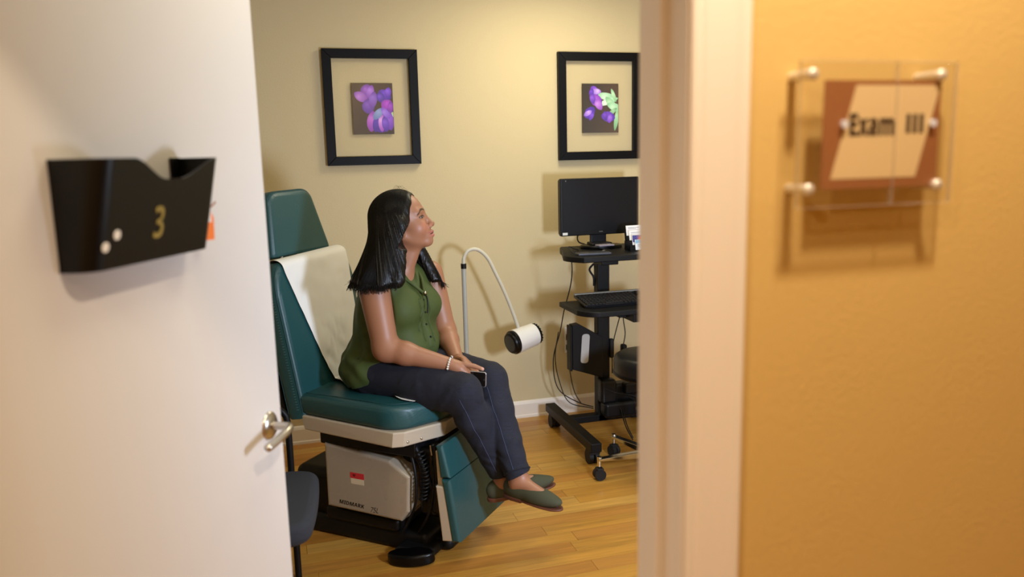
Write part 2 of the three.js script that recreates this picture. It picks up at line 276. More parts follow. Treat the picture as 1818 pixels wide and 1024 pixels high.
// ---------------------------------------------------------------- acrylic room sign
{
  const sx0 = 0.653, sx1 = 0.899, sy0 = 1.505, sy1 = 1.692, z = ZH + 0.034;
  const sign = thing('room_sign', 'clear acrylic sign plate reading Exam III on the orange wall', 'sign', [-0.009, 0, 0]);
  const plate = box(sx0, sx1, sy0, sy1, z, z + 0.003, 0.0008);
  mesh('back_plate', plate, M.pane, sign);
  const edgeM = phys({ color: 0xf4f0e8, roughness: 0.3, transmission: 0.85, thickness: 0 });
  for (const [a, b, c, d] of [[sx0 - 0.0005, sx0, sy0, sy1], [sx1, sx1 + 0.0005, sy0, sy1], [sx0, sx1, sy0 - 0.0005, sy0], [sx0, sx1, sy1, sy1 + 0.0005], [sx0 + 0.1487, sx0 + 0.1493, sy0, sy1]]) mesh('plate_edge', box(a, b, c, d, z + 0.001, z + 0.0075), edgeM, sign);
  mesh('front_plate', box(sx0 + 0.004, sx0 + 0.148, sy0, sy1, z + 0.0052, z + 0.0078, 0.0008), M.pane, sign);
  mesh('cover_plate', box(sx0 + 0.150, sx1 - 0.001, sy0, sy1, z + 0.0052, z + 0.0078, 0.0008), M.pane, sign);
  const card = mesh('brown_card', box(0.690, 0.876, 1.528, 1.668, z + 0.0033, z + 0.0042), std({ color: 0x9a6238, roughness: 0.6 }), sign);
  const para = extrude(poly([[0.704, 1.541], [0.840, 1.541], [0.8735, 1.662], [0.739, 1.662]]), 0.0005); para.translate(0, 0, z + 0.0042);
  mesh('name_panel', para, std({ color: 0xe2c795, roughness: 0.6 }), sign);
  const t1 = letters('Exam', 0.0275, 0.0003, font, 0.74, 0, 0.0009); t1.translate(0.7655, 1.611, z + 0.0048);
  const t2 = join([0, 1, 2].map((k) => box(0.8205 + k * 0.0108, 0.8272 + k * 0.0108, 1.599, 1.6245, z + 0.0048, z + 0.0051)));
  const txt = mesh('lettering', join(t1, t2), std({ color: 0x3a2413, roughness: 0.6 }), sign); txt.userData.label = 'dark brown words Exam III';
  for (const [x, y] of [[sx0 + 0.015, sy1 - 0.017], [sx1 - 0.029, sy1 - 0.017], [sx0 + 0.015, sy0 + 0.024], [sx1 - 0.025, sy0 + 0.024]]) {
    const g = new THREE.LatheGeometry([[0, 0.048], [0.005, 0.0475], [0.0075, 0.045], [0.008, 0.041], [0.0065, 0.0405], [0.0065, 0]].map(([a, b]) => new THREE.Vector2(a, b)), 24); g.rotateX(Math.PI / 2); g.translate(x, y, ZH);
    mesh('standoff', g, std({ color: 0xe4dfd4, roughness: 0.35, metalness: 0.5 }), sign);
  }
  for (const x of [0.719, 0.861]) { const d = new THREE.CylinderGeometry(0.005, 0.005, 0.003, 20); d.rotateX(Math.PI / 2); d.translate(x, 1.612, z + 0.0093); mesh('button', d, std({ color: 0xcfd0da, roughness: 0.3 }), sign); }
}
// ---------------------------------------------------------------- framed tulip prints
function petals(g, list) { for (const [x, y, rx0, ry, a, c0, c1] of list) { const rx = rx0 * 1.35; g.save(); g.translate(x, y); g.rotate(a); const q = g.createRadialGradient(-rx * 0.25, -ry * 0.3, 1, 0, 0, Math.max(rx, ry)); q.addColorStop(0, c1); q.addColorStop(1, c0); g.fillStyle = q; g.beginPath(); g.moveTo(0, ry); g.bezierCurveTo(rx * 1.3, ry * 0.6, rx * 1.1, -ry * 0.7, 0, -ry); g.bezierCurveTo(-rx * 1.1, -ry * 0.7, -rx * 1.3, ry * 0.6, 0, ry); g.fill(); g.restore(); } }
const tulipsA = painted(320, 400, (g, w, h) => {
  const bgd = g.createLinearGradient(0, 0, w, h); bgd.addColorStop(0, '#4a2f22'); bgd.addColorStop(1, '#2c1a18'); g.fillStyle = bgd; g.fillRect(0, 0, w, h);
  petals(g, [[300, 280, 26, 60, 0.2, '#9fd08a', '#e4f5d0'], [290, 250, 14, 40, -0.6, '#7cb86a', '#d5f0c0']]);
  petals(g, [[120, 60, 42, 55, 0.1, '#6a2b9a', '#b26be0'], [145, 70, 24, 60, 0.3, '#7d34b4', '#c58af0'], [70, 105, 30, 60, -1.0, '#8a45b8', '#cf8fe8'], [125, 180, 40, 60, 0.1, '#5a2a9c', '#8f58d0'], [165, 130, 26, 70, 0.2, '#6a35a8', '#a070dd'],
    [260, 90, 45, 40, 0.6, '#44189a', '#7a3fe0'], [225, 110, 26, 45, -0.3, '#3a1690', '#8450e0'], [285, 70, 22, 40, 0.2, '#5a24b4', '#9a62f0'], [275, 175, 42, 50, 0.7, '#8a1fb0', '#c84fe0'], [300, 190, 20, 50, 0.1, '#6c1a9c', '#b244d8']]);
  petals(g, [[220, 300, 90, 90, 0, '#3d1490', '#6a2fd0'], [150, 300, 34, 85, 0.15, '#8a2fb0', '#d073e0'], [285, 290, 30, 85, -0.15, '#6424b0', '#a868e8'], [185, 320, 26, 70, 0.2, '#3a1590', '#5c35c0'], [225, 310, 22, 75, 0, '#a03fc4', '#ecb0f4'], [255, 320, 24, 65, -0.1, '#4a1aa0', '#8a58e0'], [200, 240, 24, 60, 0.7, '#5f7ab8', '#a0b0e0'], [260, 235, 20, 55, -0.6, '#7a3fd0', '#b58af0']]);
});
const tulipsB = painted(300, 400, (g, w, h) => {
  const bgd = g.createLinearGradient(0, 0, w, 0); bgd.addColorStop(0, '#1c1214'); bgd.addColorStop(1, '#4a3029'); g.fillStyle = bgd; g.fillRect(0, 0, w, h);
  petals(g, [[205, 105, 26, 85, -1.35, '#7fc493', '#d8f5dc'], [215, 145, 20, 90, -1.9, '#9ddcae', '#effff0'], [262, 95, 12, 60, -0.35, '#7fc08c', '#c8ecc8'], [240, 160, 24, 70, -0.7, '#74b884', '#c0e8c4'], [285, 290, 15, 100, 0.15, '#6cae7c', '#b4e0b8'], [270, 190, 26, 70, -1.2, '#7cc490', '#d0f2d4'], [250, 230, 14, 50, 0.9, '#5c9c6c', '#a8d8ac']]);
  petals(g, [[100, 60, 38, 34, 1.2, '#5a1fb0', '#a45cf0'], [118, 62, 20, 40, 1.6, '#8a5cd8', '#e8c8ff'], [75, 70, 16, 34, 0.2, '#4216a0', '#7a3fd8'], [115, 135, 36, 60, -0.7, '#7a28b8', '#c070ea'], [85, 120, 20, 44, -0.2, '#5018a8', '#9a58e4'], [135, 170, 24, 50, -0.5, '#9040c8', '#d898f4'],
    [60, 235, 46, 40, -0.9, '#3c129c', '#6c34d0'], [45, 240, 16, 40, 1.0, '#8a58dc', '#d8b0fa'], [75, 265, 14, 40, 0.5, '#4a1cb0', '#8a50e4'], [215, 270, 48, 44, 0.2, '#4a1ab0', '#7e3fd8'], [190, 262, 16, 40, -0.1, '#3c1498', '#8048d8'], [230, 285, 16, 40, 0.2, '#6a30c8', '#b078f0']]);
});
function picture(name, label, x0, x1, y0, y1, print, px0, px1, py0, py1) {
  const F = 0.048, z0 = BACK + 0.003, z1 = BACK + 0.032, g = thing(name, label, 'picture', [(x0 + x1) / 2, y0, BACK], 0, 'framed tulip prints on the back wall');
  const X = (v) => v - (x0 + x1) / 2, Y = (v) => v - y0, a = X(x0), b = X(x1), h = y1 - y0;
  const bar = (pts) => { const q = extrude(poly(pts), 0.026, 0.0025, 2); q.translate(0, 0, 0.0055); return q; };
  const top = bar([[a, h], [a + F, h - F], [b - F, h - F], [b, h]]), bot = bar([[a, 0], [b, 0], [b - F, F], [a + F, F]]), l = bar([[a, 0], [a + F, F], [a + F, h - F], [a, h]]), r = bar([[b, 0], [b, h], [b - F, h - F], [b - F, F]]);
  for (const q of [top, bot, l, r]) mesh('frame_bar', q, frameMat, g);
  mesh('glass', box(a + F - 0.004, b - F + 0.004, F - 0.004, h - F + 0.004, 0.0185, 0.0205), M.pane, g);
  const p = mesh('print', new THREE.PlaneGeometry(px1 - px0, py1 - py0), std({ map: print, roughness: 0.55 }), g); p.position.set(X((px0 + px1) / 2), Y((py0 + py1) / 2), 0.0169);
  const c = mesh('print_board', box(px0 - 0.0015, px1 + 0.0015, py0 - 0.0015, py1 + 0.0015, 0.013, 0.0165), M.black, g); c.position.set(-(x0 + x1) / 2, -y0, 0);
  return g;
}
const frameMat = phys({ color: 0x030306, roughness: 0.5, specularIntensity: 0.35 });
picture('picture_frame', 'black framed print of purple tulip heads above the reclined chair', 0.261, 0.772, 1.555, 2.171, tulipsA, 0.409, 0.629, 1.722, 1.992);
picture('picture_frame', 'black framed print of tulips with pale green leaves above monitor', 1.592, 2.114, 1.553, 2.172, tulipsB, 1.744, 1.972, 1.712, 1.993);
// ---------------------------------------------------------------- lamps and fittings that give the light
{
  PANELS.forEach(([x, z], i) => {
    const g = thing('ceiling_panel', ['square lit panel in the room ceiling near the doorway', 'square lit panel in the room ceiling near the back wall'][i], 'light', [x, CEIL, z], 0, 'lit panels in the room ceiling');
    mesh('panel_frame', join(box(-0.31, 0.31, -0.03, 0, -0.31, -0.285), box(-0.31, 0.31, -0.03, 0, 0.285, 0.31), box(-0.31, -0.285, -0.03, 0, -0.285, 0.285), box(0.285, 0.31, -0.03, 0, -0.285, 0.285)), M.white, g);
    mesh('diffuser', box(-0.285, 0.285, -0.02, -0.004, -0.285, 0.285), std({ color: 0xf4ecd8, roughness: 0.6, emissive: new THREE.Color().setRGB(1, 0.86, 0.55), emissiveIntensity: 1.4 }), g);
  });
  const b = thing('unseen_light_box', 'added lit box on the wall beside the doorway for an unseen light', 'light box', [BOX[0], BOX[1], ZR]);  // source itself is unseen; this box is added to carry its cool light
  mesh('box_housing', join(box(-0.14, 0.14, -0.17, 0.17, -0.034, 0, 0.004), box(-0.14, -0.11, -0.17, 0.17, -0.044, -0.03), box(0.11, 0.14, -0.17, 0.17, -0.044, -0.03), box(-0.11, 0.11, 0.14, 0.17, -0.044, -0.03), box(-0.11, 0.11, -0.17, -0.14, -0.044, -0.03)), M.white, b);
  mesh('lit_face', box(-0.11, 0.11, -0.14, 0.14, -0.042, -0.034), std({ color: 0xf2f2f6, roughness: 0.5, emissive: new THREE.Color().setRGB(0.93, 0.9, 1), emissiveIntensity: 2.2 }), b);
  DOWNLIGHTS.forEach(([x, z], i) => {
    const d = thing('recessed_lamp', ['round recessed lamp in the corridor ceiling above the room sign', 'round recessed lamp in the corridor ceiling left of the doorway', 'round recessed lamp at the far right of the corridor ceiling'][i], 'lamp', [x, CEIL, z], 0, 'recessed corridor lamps');
    const r = new THREE.LatheGeometry([[0.062, -0.002], [0.07, -0.008], [0.085, -0.006], [0.088, 0]].map(([a, c]) => new THREE.Vector2(a, c)), 40); mesh('lamp_ring', r, M.white, d);
    mesh('lamp_lens', rod([0, -0.006, 0], [0, 0, 0], 0.064, 0.064, 32), std({ color: 0xffffff, emissive: new THREE.Color().setRGB(1, 0.76, 0.42), emissiveIntensity: 3 }), d);
  });
}
// ---------------------------------------------------------------- powered examination chair
// chair frame: +x is the way it faces, +z the side toward the camera
const SEAT = [0.3305, 0, -3.2607], SEAT_TURN = rad(-41);
const inChair = (x, y, z) => V(x, y, z).applyAxisAngle(V(0, 1, 0), SEAT_TURN).add(V(...SEAT));
function pad(shape, thick, bevel) { const g = extrude(shape, thick - 2 * bevel, bevel, 6, 14); g.translate(0, 0, bevel); return g; }
function metreUV(g) { const p = g.attributes.position, u = new Float32Array(p.count * 2); for (let i = 0; i < p.count; i++) { u[2 * i] = p.getX(i) * 0.8 + p.getZ(i) * 0.6; u[2 * i + 1] = p.getY(i) + p.getZ(i) * 0.35; } g.setAttribute('uv', new THREE.BufferAttribute(u, 2)); return g; }
const RECL = rad(9.7);
{
  const c = thing('exam_chair', 'teal leather power examination chair with cream base', 'exam chair', SEAT, SEAT_TURN);
  // seat cushion: rounded plan, crowned top
  const plan = new THREE.Shape(); // plan x forward, y = -z
  plan.moveTo(-0.24, -0.222); plan.lineTo(0.19, -0.268); plan.quadraticCurveTo(0.275, -0.278, 0.32, -0.2); plan.lineTo(0.372, -0.1); plan.quadraticCurveTo(0.395, 0, 0.372, 0.1); plan.lineTo(0.32, 0.2); plan.quadraticCurveTo(0.275, 0.278, 0.19, 0.268); plan.lineTo(-0.24, 0.222); plan.closePath();
  const cush = pad(plan, 0.092, 0.026); cush.rotateX(-Math.PI / 2); cush.translate(0, 0.552, 0);
  { const p = cush.attributes.position; for (let i = 0; i < p.count; i++) { const y = p.getY(i); if (y > 0.6) p.setY(i, y + 0.012 * Math.sin(p.getX(i) * 6 + 0.6) * 0.5); } cush.computeVertexNormals(); }
  const seat = mesh('seat_cushion', metreUV(toCreasedNormals(cush, 0.8)), M.teal, c);
  const ring = plan.getSpacedPoints(90).map((q) => V(q.x * 0.975, 0.619, -q.y * 0.965 + 0.0));
  const seamPts = ring.map((q) => V(q.x * 0.93, 0.6445 + 0.006 * Math.sin(q.x * 5.6 + 0.6), q.z * 0.91 + 0.0008));
  mesh('seat_seam', tube(seamPts, 0.0016, 180, 5), M.seam, seat);
  // cream tray under the cushion
  const tray = new THREE.Shape(); tray.moveTo(-0.215, -0.225); tray.lineTo(0.265, -0.275); tray.lineTo(0.30, -0.25); tray.lineTo(0.39, -0.08); tray.lineTo(0.39, 0.08); tray.lineTo(0.30, 0.25); tray.lineTo(0.265, 0.275); tray.lineTo(-0.215, 0.225); tray.closePath();
  const trg = extrude(tray, 0.05, 0.006, 3); trg.rotateX(-Math.PI / 2); trg.translate(0, 0.497, 0);
  { const p = trg.attributes.position; for (let i = 0; i < p.count; i++) if (p.getY(i) < 0.52) p.setX(i, p.getX(i) * (p.getX(i) < 0 ? 0.93 : 0.975)); trg.computeVertexNormals(); }
  const st = mesh('seat_tray', trg, M.cream, c);
  for (const [x, z] of [[0.302, 0.232], [0.33, 0.178]]) { const s = new THREE.SphereGeometry(0.006, 12, 8); s.translate(x, 0.508, z); mesh('screw', s, M.chrome, st); }
  // backrest: rounded panel leaning back
  const bs = new THREE.Shape(); // x = -z of the chair, y up along the panel
  bs.moveTo(-0.228, 0); bs.lineTo(-0.243, 0.5); bs.quadraticCurveTo(-0.243, 0.63, -0.18, 0.648); bs.lineTo(0.2, 0.662); bs.quadraticCurveTo(0.285, 0.64, 0.285, 0.5); bs.lineTo(0.25, 0); bs.closePath();
  const bg = pad(bs, 0.1, 0.03); bg.rotateY(Math.PI / 2); bg.translate(-0.1, 0, 0); bg.rotateZ(RECL); bg.translate(-0.188, 0.54, 0);
  const back = mesh('backrest', metreUV(toCreasedNormals(bg, 0.8)), M.teal, c);
  const onBack = (x, y, z) => V(x, y, z).applyAxisAngle(V(0, 0, 1), RECL).add(V(-0.188, 0.54, 0));
  const edge = bs.getSpacedPoints(90);
  for (const d of [-0.012, -0.088]) mesh('back_seam', tube(edge.filter((q) => q.y > 0.02).map((q) => onBack(d, q.y < 0.4 ? q.y : 0.33 + (q.y - 0.33) * 0.985, -q.x * 0.985 + 0.0)), 0.0016, 160, 5), M.seam, back);
  const stitch = []; for (let k = 0; k < 46; k++) { const a = onBack(-0.026, 0.04 + k * 0.0112, 0.2292 + 0.00034 * k), b2 = onBack(-0.036, 0.04 + k * 0.0112, 0.2297 + 0.00034 * k); stitch.push(rod(a.toArray(), b2.toArray(), 0.0009, 0.0009, 4)); }
  const sp = mesh('stitching', join(stitch), std({ color: 0x5f8785, roughness: 0.7 }), back); sp.userData.kind = 'stuff';
  // shell behind the backrest and headrest post
  const sh = extrude(bs, 0.018, 0.004, 2); sh.rotateY(Math.PI / 2); sh.translate(-0.126, 0, 0); sh.scale(1, 0.97, 0.96); sh.rotateZ(RECL); sh.translate(-0.188, 0.54, 0);
  mesh('back_shell', sh, M.black, c);
  mesh('headrest_post', join(rod(onBack(-0.1, 0.55, 0.07).toArray(), onBack(-0.09, 0.78, 0.07).toArray(), 0.008), rod(onBack(-0.1, 0.55, -0.03).toArray(), onBack(-0.09, 0.78, -0.03).toArray(), 0.008)), M.chrome, c);
  const hs = new THREE.Shape(); hs.moveTo(-0.165, 0); hs.quadraticCurveTo(-0.185, 0, -0.183, 0.03); hs.lineTo(-0.158, 0.225); hs.quadraticCurveTo(-0.15, 0.283, -0.09, 0.286); hs.lineTo(0.075, 0.29); hs.quadraticCurveTo(0.135, 0.288, 0.148, 0.23); hs.lineTo(0.205, 0.03); hs.quadraticCurveTo(0.21, 0, 0.18, 0); hs.closePath();
  const hg = pad(hs, 0.085, 0.026); hg.rotateY(Math.PI / 2); hg.rotateZ(rad(8)); hg.translate(-0.462, 1.168, -0.05);
  const head = mesh('headrest', metreUV(toCreasedNormals(hg, 0.8)), M.teal, c);
  mesh('headrest_seam', tube(hs.getSpacedPoints(70).map((q) => V(0.072, q.y * 0.975 + 0.004, -q.x * 0.975).applyAxisAngle(V(0, 0, 1), rad(8)).add(V(-0.462, 1.168, -0.05))), 0.0015, 140, 5), M.seam, head);
  // cream cover of the lift, with chamfered front corner
  const cov = poly([[-0.126, 0.162], [0.236, 0.155], [0.272, 0.2], [0.283, 0.348], [0.19, 0.404], [-0.124, 0.438]]);
  const cg = extrude(cov, 0.386, 0.012, 4); cg.translate(0, 0, -0.193);
  const cover = mesh('lift_cover', cg, M.greyCover, c);
  const mk = letters('MIDMARK', 0.0165, 0.0006, font, 1.12, 0.15); mk.rotateZ(rad(-2)); mk.translate(0.0, 0.191, 0.2048); mesh('lettering', mk, M.black, cover).userData.label = 'black maker name lettering';
  const ml = letters('75L', 0.022, 0.0006, fontR, 0.85, 0.35); ml.rotateZ(rad(2)); ml.translate(0.109, 0.183, 0.2048); mesh('lettering', ml, M.black, cover).userData.label = 'black slanted model number';
  mesh('sticker', box(0.0, 0.068, 0.305, 0.33, 0.2048, 0.2056), std({ color: 0xc22a32, roughness: 0.5 }), cover).userData.label = 'red half of the sticker';
  mesh('sticker', box(0.002, 0.066, 0.281, 0.305, 0.2048, 0.2056), std({ color: 0xd2c4a8, roughness: 0.5 }), cover).userData.label = 'pale half of the sticker';
  { const hrt = new THREE.Shape(); hrt.moveTo(0, -0.006); hrt.bezierCurveTo(-0.012, 0.002, -0.006, 0.01, 0, 0.004); hrt.bezierCurveTo(0.006, 0.01, 0.012, 0.002, 0, -0.006); const q = extrude(hrt, 0.0003); q.translate(0.02, 0.318, 0.2057); mesh('sticker_mark', q, std({ color: 0x6d1018, roughness: 0.5 }), cover); }
  // black chassis between tray and cover, base and foot
  mesh('chassis', join(box(-0.15, 0.31, 0.43, 0.505, -0.18, 0.195, 0.006), box(0.2, 0.36, 0.37, 0.47, -0.17, 0.13, 0.02), box(0.27, 0.36, 0.14, 0.5, -0.12, 0.1, 0.02), box(0.3, 0.37, 0.18, 0.46, 0.1, 0.165, 0.018), rod([0.29, 0.49, 0.18], [0.36, 0.3, 0.16], 0.014), rod([0.37, 0.47, 0.15], [0.385, 0.24, 0.165], 0.012), box(0.36, 0.4, 0.2, 0.33, 0.12, 0.18, 0.015)), M.blackPlastic, c);
  mesh('chassis_bracket', rod([0.362, 0.48, 0.166], [0.368, 0.44, 0.168], 0.004), M.chrome, c);
  mesh('base', join(box(-0.32, 0.32, 0, 0.09, -0.16, 0.155, 0.025), box(-0.17, 0.2, 0.08, 0.14, -0.17, 0.17, 0.02), box(-0.36, -0.13, 0.0, 0.28, -0.15, 0.13, 0.04), box(0.2, 0.4, 0.0, 0.06, -0.1, 0.1, 0.03), box(0.2, 0.36, 0.004, 0.05, 0.08, 0.22, 0.02)), M.black, c);
  const ped = new THREE.Shape(); ped.absellipse(0, 0, 0.095, 0.046, 0, Math.PI * 2); const pg = extrude(ped, 0.024, 0.012, 5, 30); pg.rotateX(-Math.PI / 2); pg.rotateZ(rad(4)); pg.rotateY(rad(18)); pg.translate(0.29, 0.014, 0.225);
  mesh('base_foot', pg, M.blackGloss, c);
  // coiled cord hanging beside the lift
  const coil = []; for (let i = 0; i <= 260; i++) { const t = i / 260, a = t * Math.PI * 2 * 13; coil.push(V(0.325 + 0.015 * Math.cos(a) + 0.02 * Math.sin(t * 3), 0.46 - 0.21 * t, 0.184 + 0.015 * Math.sin(a))); }
  mesh('coiled_cord', tube(coil, 0.0036, 520, 6), M.black, c);
  mesh('hose', join(tube([[0.28, 0.45, 0.18], [0.31, 0.36, 0.2], [0.305, 0.25, 0.2], [0.26, 0.16, 0.18], [0.22, 0.09, 0.17]], 0.006, 40, 8), tube([[0.36, 0.44, 0.15], [0.375, 0.3, 0.18], [0.35, 0.2, 0.18], [0.28, 0.09, 0.15]], 0.005, 40, 8)), M.black, c);
  // leg rest: two pads on a cream shell hanging in front of the seat
  const sheet = (pts, z0, z1, b) => { const g = extrude(poly(pts), z1 - z0, b, 5); g.translate(0, 0, z0); return g; };
  const lr = mesh('legrest_shell', join(sheet([[0.405, 0.335], [0.45, 0.34], [0.472, 0.118], [0.425, 0.112]], -0.2, 0.205, 0.006), sheet([[0.40, 0.47], [0.425, 0.475], [0.43, 0.33], [0.405, 0.33]], -0.19, 0.19, 0.004)), M.cream, c);
  mesh('legrest_pad', metreUV(sheet([[0.430, 0.366], [0.468, 0.370], [0.505, 0.12], [0.466, 0.112]], -0.205, 0.2, 0.014)), M.teal, c);
  mesh('legrest_upper_pad', metreUV(sheet([[0.412, 0.498], [0.44, 0.505], [0.47, 0.376], [0.426, 0.370]], -0.2, 0.2, 0.013)), M.teal, c);
  mesh('legrest_arm', join(box(0.3, 0.43, 0.42, 0.45, 0.07, 0.1, 0.005), box(0.3, 0.43, 0.42, 0.45, -0.12, -0.09, 0.005), box(0.3, 0.42, 0.2, 0.23, -0.12, 0.1, 0.01)), M.black, c);

  // paper sheet: over the top of the backrest, down its front and along the seat
  const NU = 40, NV = 110, pos = [], idx = [], uv = [];
  const path = []; // [point on backrest/seat centre line (x, y), left edge z, right edge z]
  for (let k = 0; k <= 12; k++) { const a = Math.PI - k / 12 * Math.PI; path.push([V(0, 0, 0), 0.185, -0.24]); }
  path.forEach((q, k) => { const a = k / 12 * Math.PI; q[0] = onBack(-0.05 - 0.055 * Math.cos(a), 0.626 + 0.036 * Math.sin(a), 0); });
  path.unshift([onBack(-0.108, 0.5, 0), 0.185, -0.24]);
  for (let k = 1; k <= 60; k++) { const t = k / 60, y = 0.62 - t * 0.505; path.push([onBack(0.0055 + 0.012 * Math.max(0, t - 0.82) * 5, y, 0), 0.185 - 0.165 * t, -0.24 + 0.02 * t]); }
  for (let k = 1; k <= 37; k++) { const t = k / 37; path.push([V(-0.165 + t * 0.475, 0.655 + 0.006 * Math.sin((-0.165 + t * 0.475) * 6 + 0.6) - 0.004 * t, 0), 0.02 + 0.03 * Math.sin(t * 9) + 0.15 * t, -0.2]); }
  NVs: for (let j = 0; j < path.length; j++) for (let i = 0; i <= NU; i++) {
    const [p, a, b] = path[j], u = i / NU, z = a + (b - a) * u, w = j > 72 ? 0.0022 : j > 12 ? 0.0018 + 0.0035 * Math.max(0, (j - 45) / 27) : 0.0008;
    const n = noise(u * 7, j * 0.16, 3) * w + Math.abs(noise(u * 9 + j * 0.11, j * 0.09, 9)) * w * 1.2;
    const rise = j <= 14 ? 0.018 * u : j < 40 ? 0.018 * u * (40 - j) / 26 : 0; if (j > 73) pos.push(p.x, p.y + Math.abs(n) + 0.001, z); else pos.push(p.x + Math.abs(n) * 1.1, p.y + rise, z); uv.push(u, j / 40);
  }
  for (let j = 0; j < path.length - 1; j++) for (let i = 0; i < NU; i++) { const A = j * (NU + 1) + i, B = A + 1, C = A + NU + 1, D = C + 1; idx.push(A, C, B, B, C, D); }
  const pg2 = new THREE.BufferGeometry(); pg2.setAttribute('position', new THREE.Float32BufferAttribute(pos, 3)); pg2.setAttribute('uv', new THREE.Float32BufferAttribute(uv, 2)); pg2.setIndex(idx); pg2.computeVertexNormals();
  const pap = mesh('paper_sheet', pg2, M.paper); pap.position.set(...SEAT); pap.rotation.y = SEAT_TURN; tag(pap, 'white paper sheet draped over the teal backrest', 'paper sheet');
}
// ---------------------------------------------------------------- armchair half hidden behind the door
{
  const g = thing('guest_chair', 'dark grey padded armchair with black tube frame behind the door', 'chair', [-0.27, 0, -2.66], rad(-6));
  const s = new THREE.Shape(); const w = 0.5, d = 0.54; // plan: x forward, y = -z
  s.moveTo(-0.27, -0.24); s.lineTo(0.2, -0.25); s.quadraticCurveTo(0.315, -0.25, 0.318, -0.17); s.quadraticCurveTo(0.33, 0, 0.318, 0.17); s.quadraticCurveTo(0.315, 0.25, 0.2, 0.25); s.lineTo(-0.27, 0.24); s.closePath();
  const sg = pad(s, 0.075, 0.03); sg.rotateX(-Math.PI / 2); sg.translate(0, 0.385, 0); mesh('seat', metreUV(toCreasedNormals(sg, 0.8)), M.greyFabric, g);
  const b = pad(roundRect(0.46, 0.38, 0.08), 0.06, 0.025); b.rotateY(Math.PI / 2); b.rotateZ(rad(10)); b.translate(-0.33, 0.72, 0); mesh('backrest', metreUV(b), M.greyFabric, g);
  for (const z of [-0.285, 0.285]) {
    mesh('leg', join(tube([[0.21, 0, z], [0.21, 0.3, z], [0.21, 0.6, z], [0.205, 0.655, z], [0.18, 0.68, z], [0.1, 0.685, z], [-0.2, 0.675, z], [-0.28, 0.66, z]], 0.0125, 60, 12)), M.black, g);
    mesh('leg', tube([[-0.34, 0, z], [-0.31, 0.4, z], [-0.3, 0.66, z]], 0.0125, 30, 12), M.black, g);
    mesh('armrest', box(-0.2, 0.13, 0.69, 0.715, z - 0.025, z + 0.025, 0.01), M.blackPlastic, g);
  }
  mesh('seat_rail', rod([0.21, 0.37, -0.285], [0.21, 0.37, 0.285], 0.011), M.black, g); mesh('seat_rail', rod([-0.31, 0.37, -0.285], [-0.31, 0.37, 0.285], 0.011), M.black, g); mesh('back_rail', join(rod([-0.36, 0.6, -0.27], [-0.36, 0.6, 0.27], 0.01), rod([-0.3, 0.64, -0.285], [-0.36, 0.6, -0.2], 0.01), rod([-0.3, 0.64, 0.285], [-0.36, 0.6, 0.2], 0.01)), M.black, g);
  const cords = [[[-0.02, 0.006, -3.78], [0.05, 0.006, -3.72], [0.14, 0.006, -3.68], [0.2, 0.006, -3.66]], [[-0.08, 0.006, -3.58], [0.02, 0.006, -3.56], [0.1, 0.006, -3.54], [0.1, 0.006, -3.56]]];
  cords.forEach((p, i) => tag(mesh('power_cord', tube(p, 0.0055, 40, 8), M.rubber), ['black cord on the floor nearest the baseboard, behind exam chair', 'black cord on the floor between the other cord and exam chair base'][i], 'cord', 'cords behind the exam chair'));
}
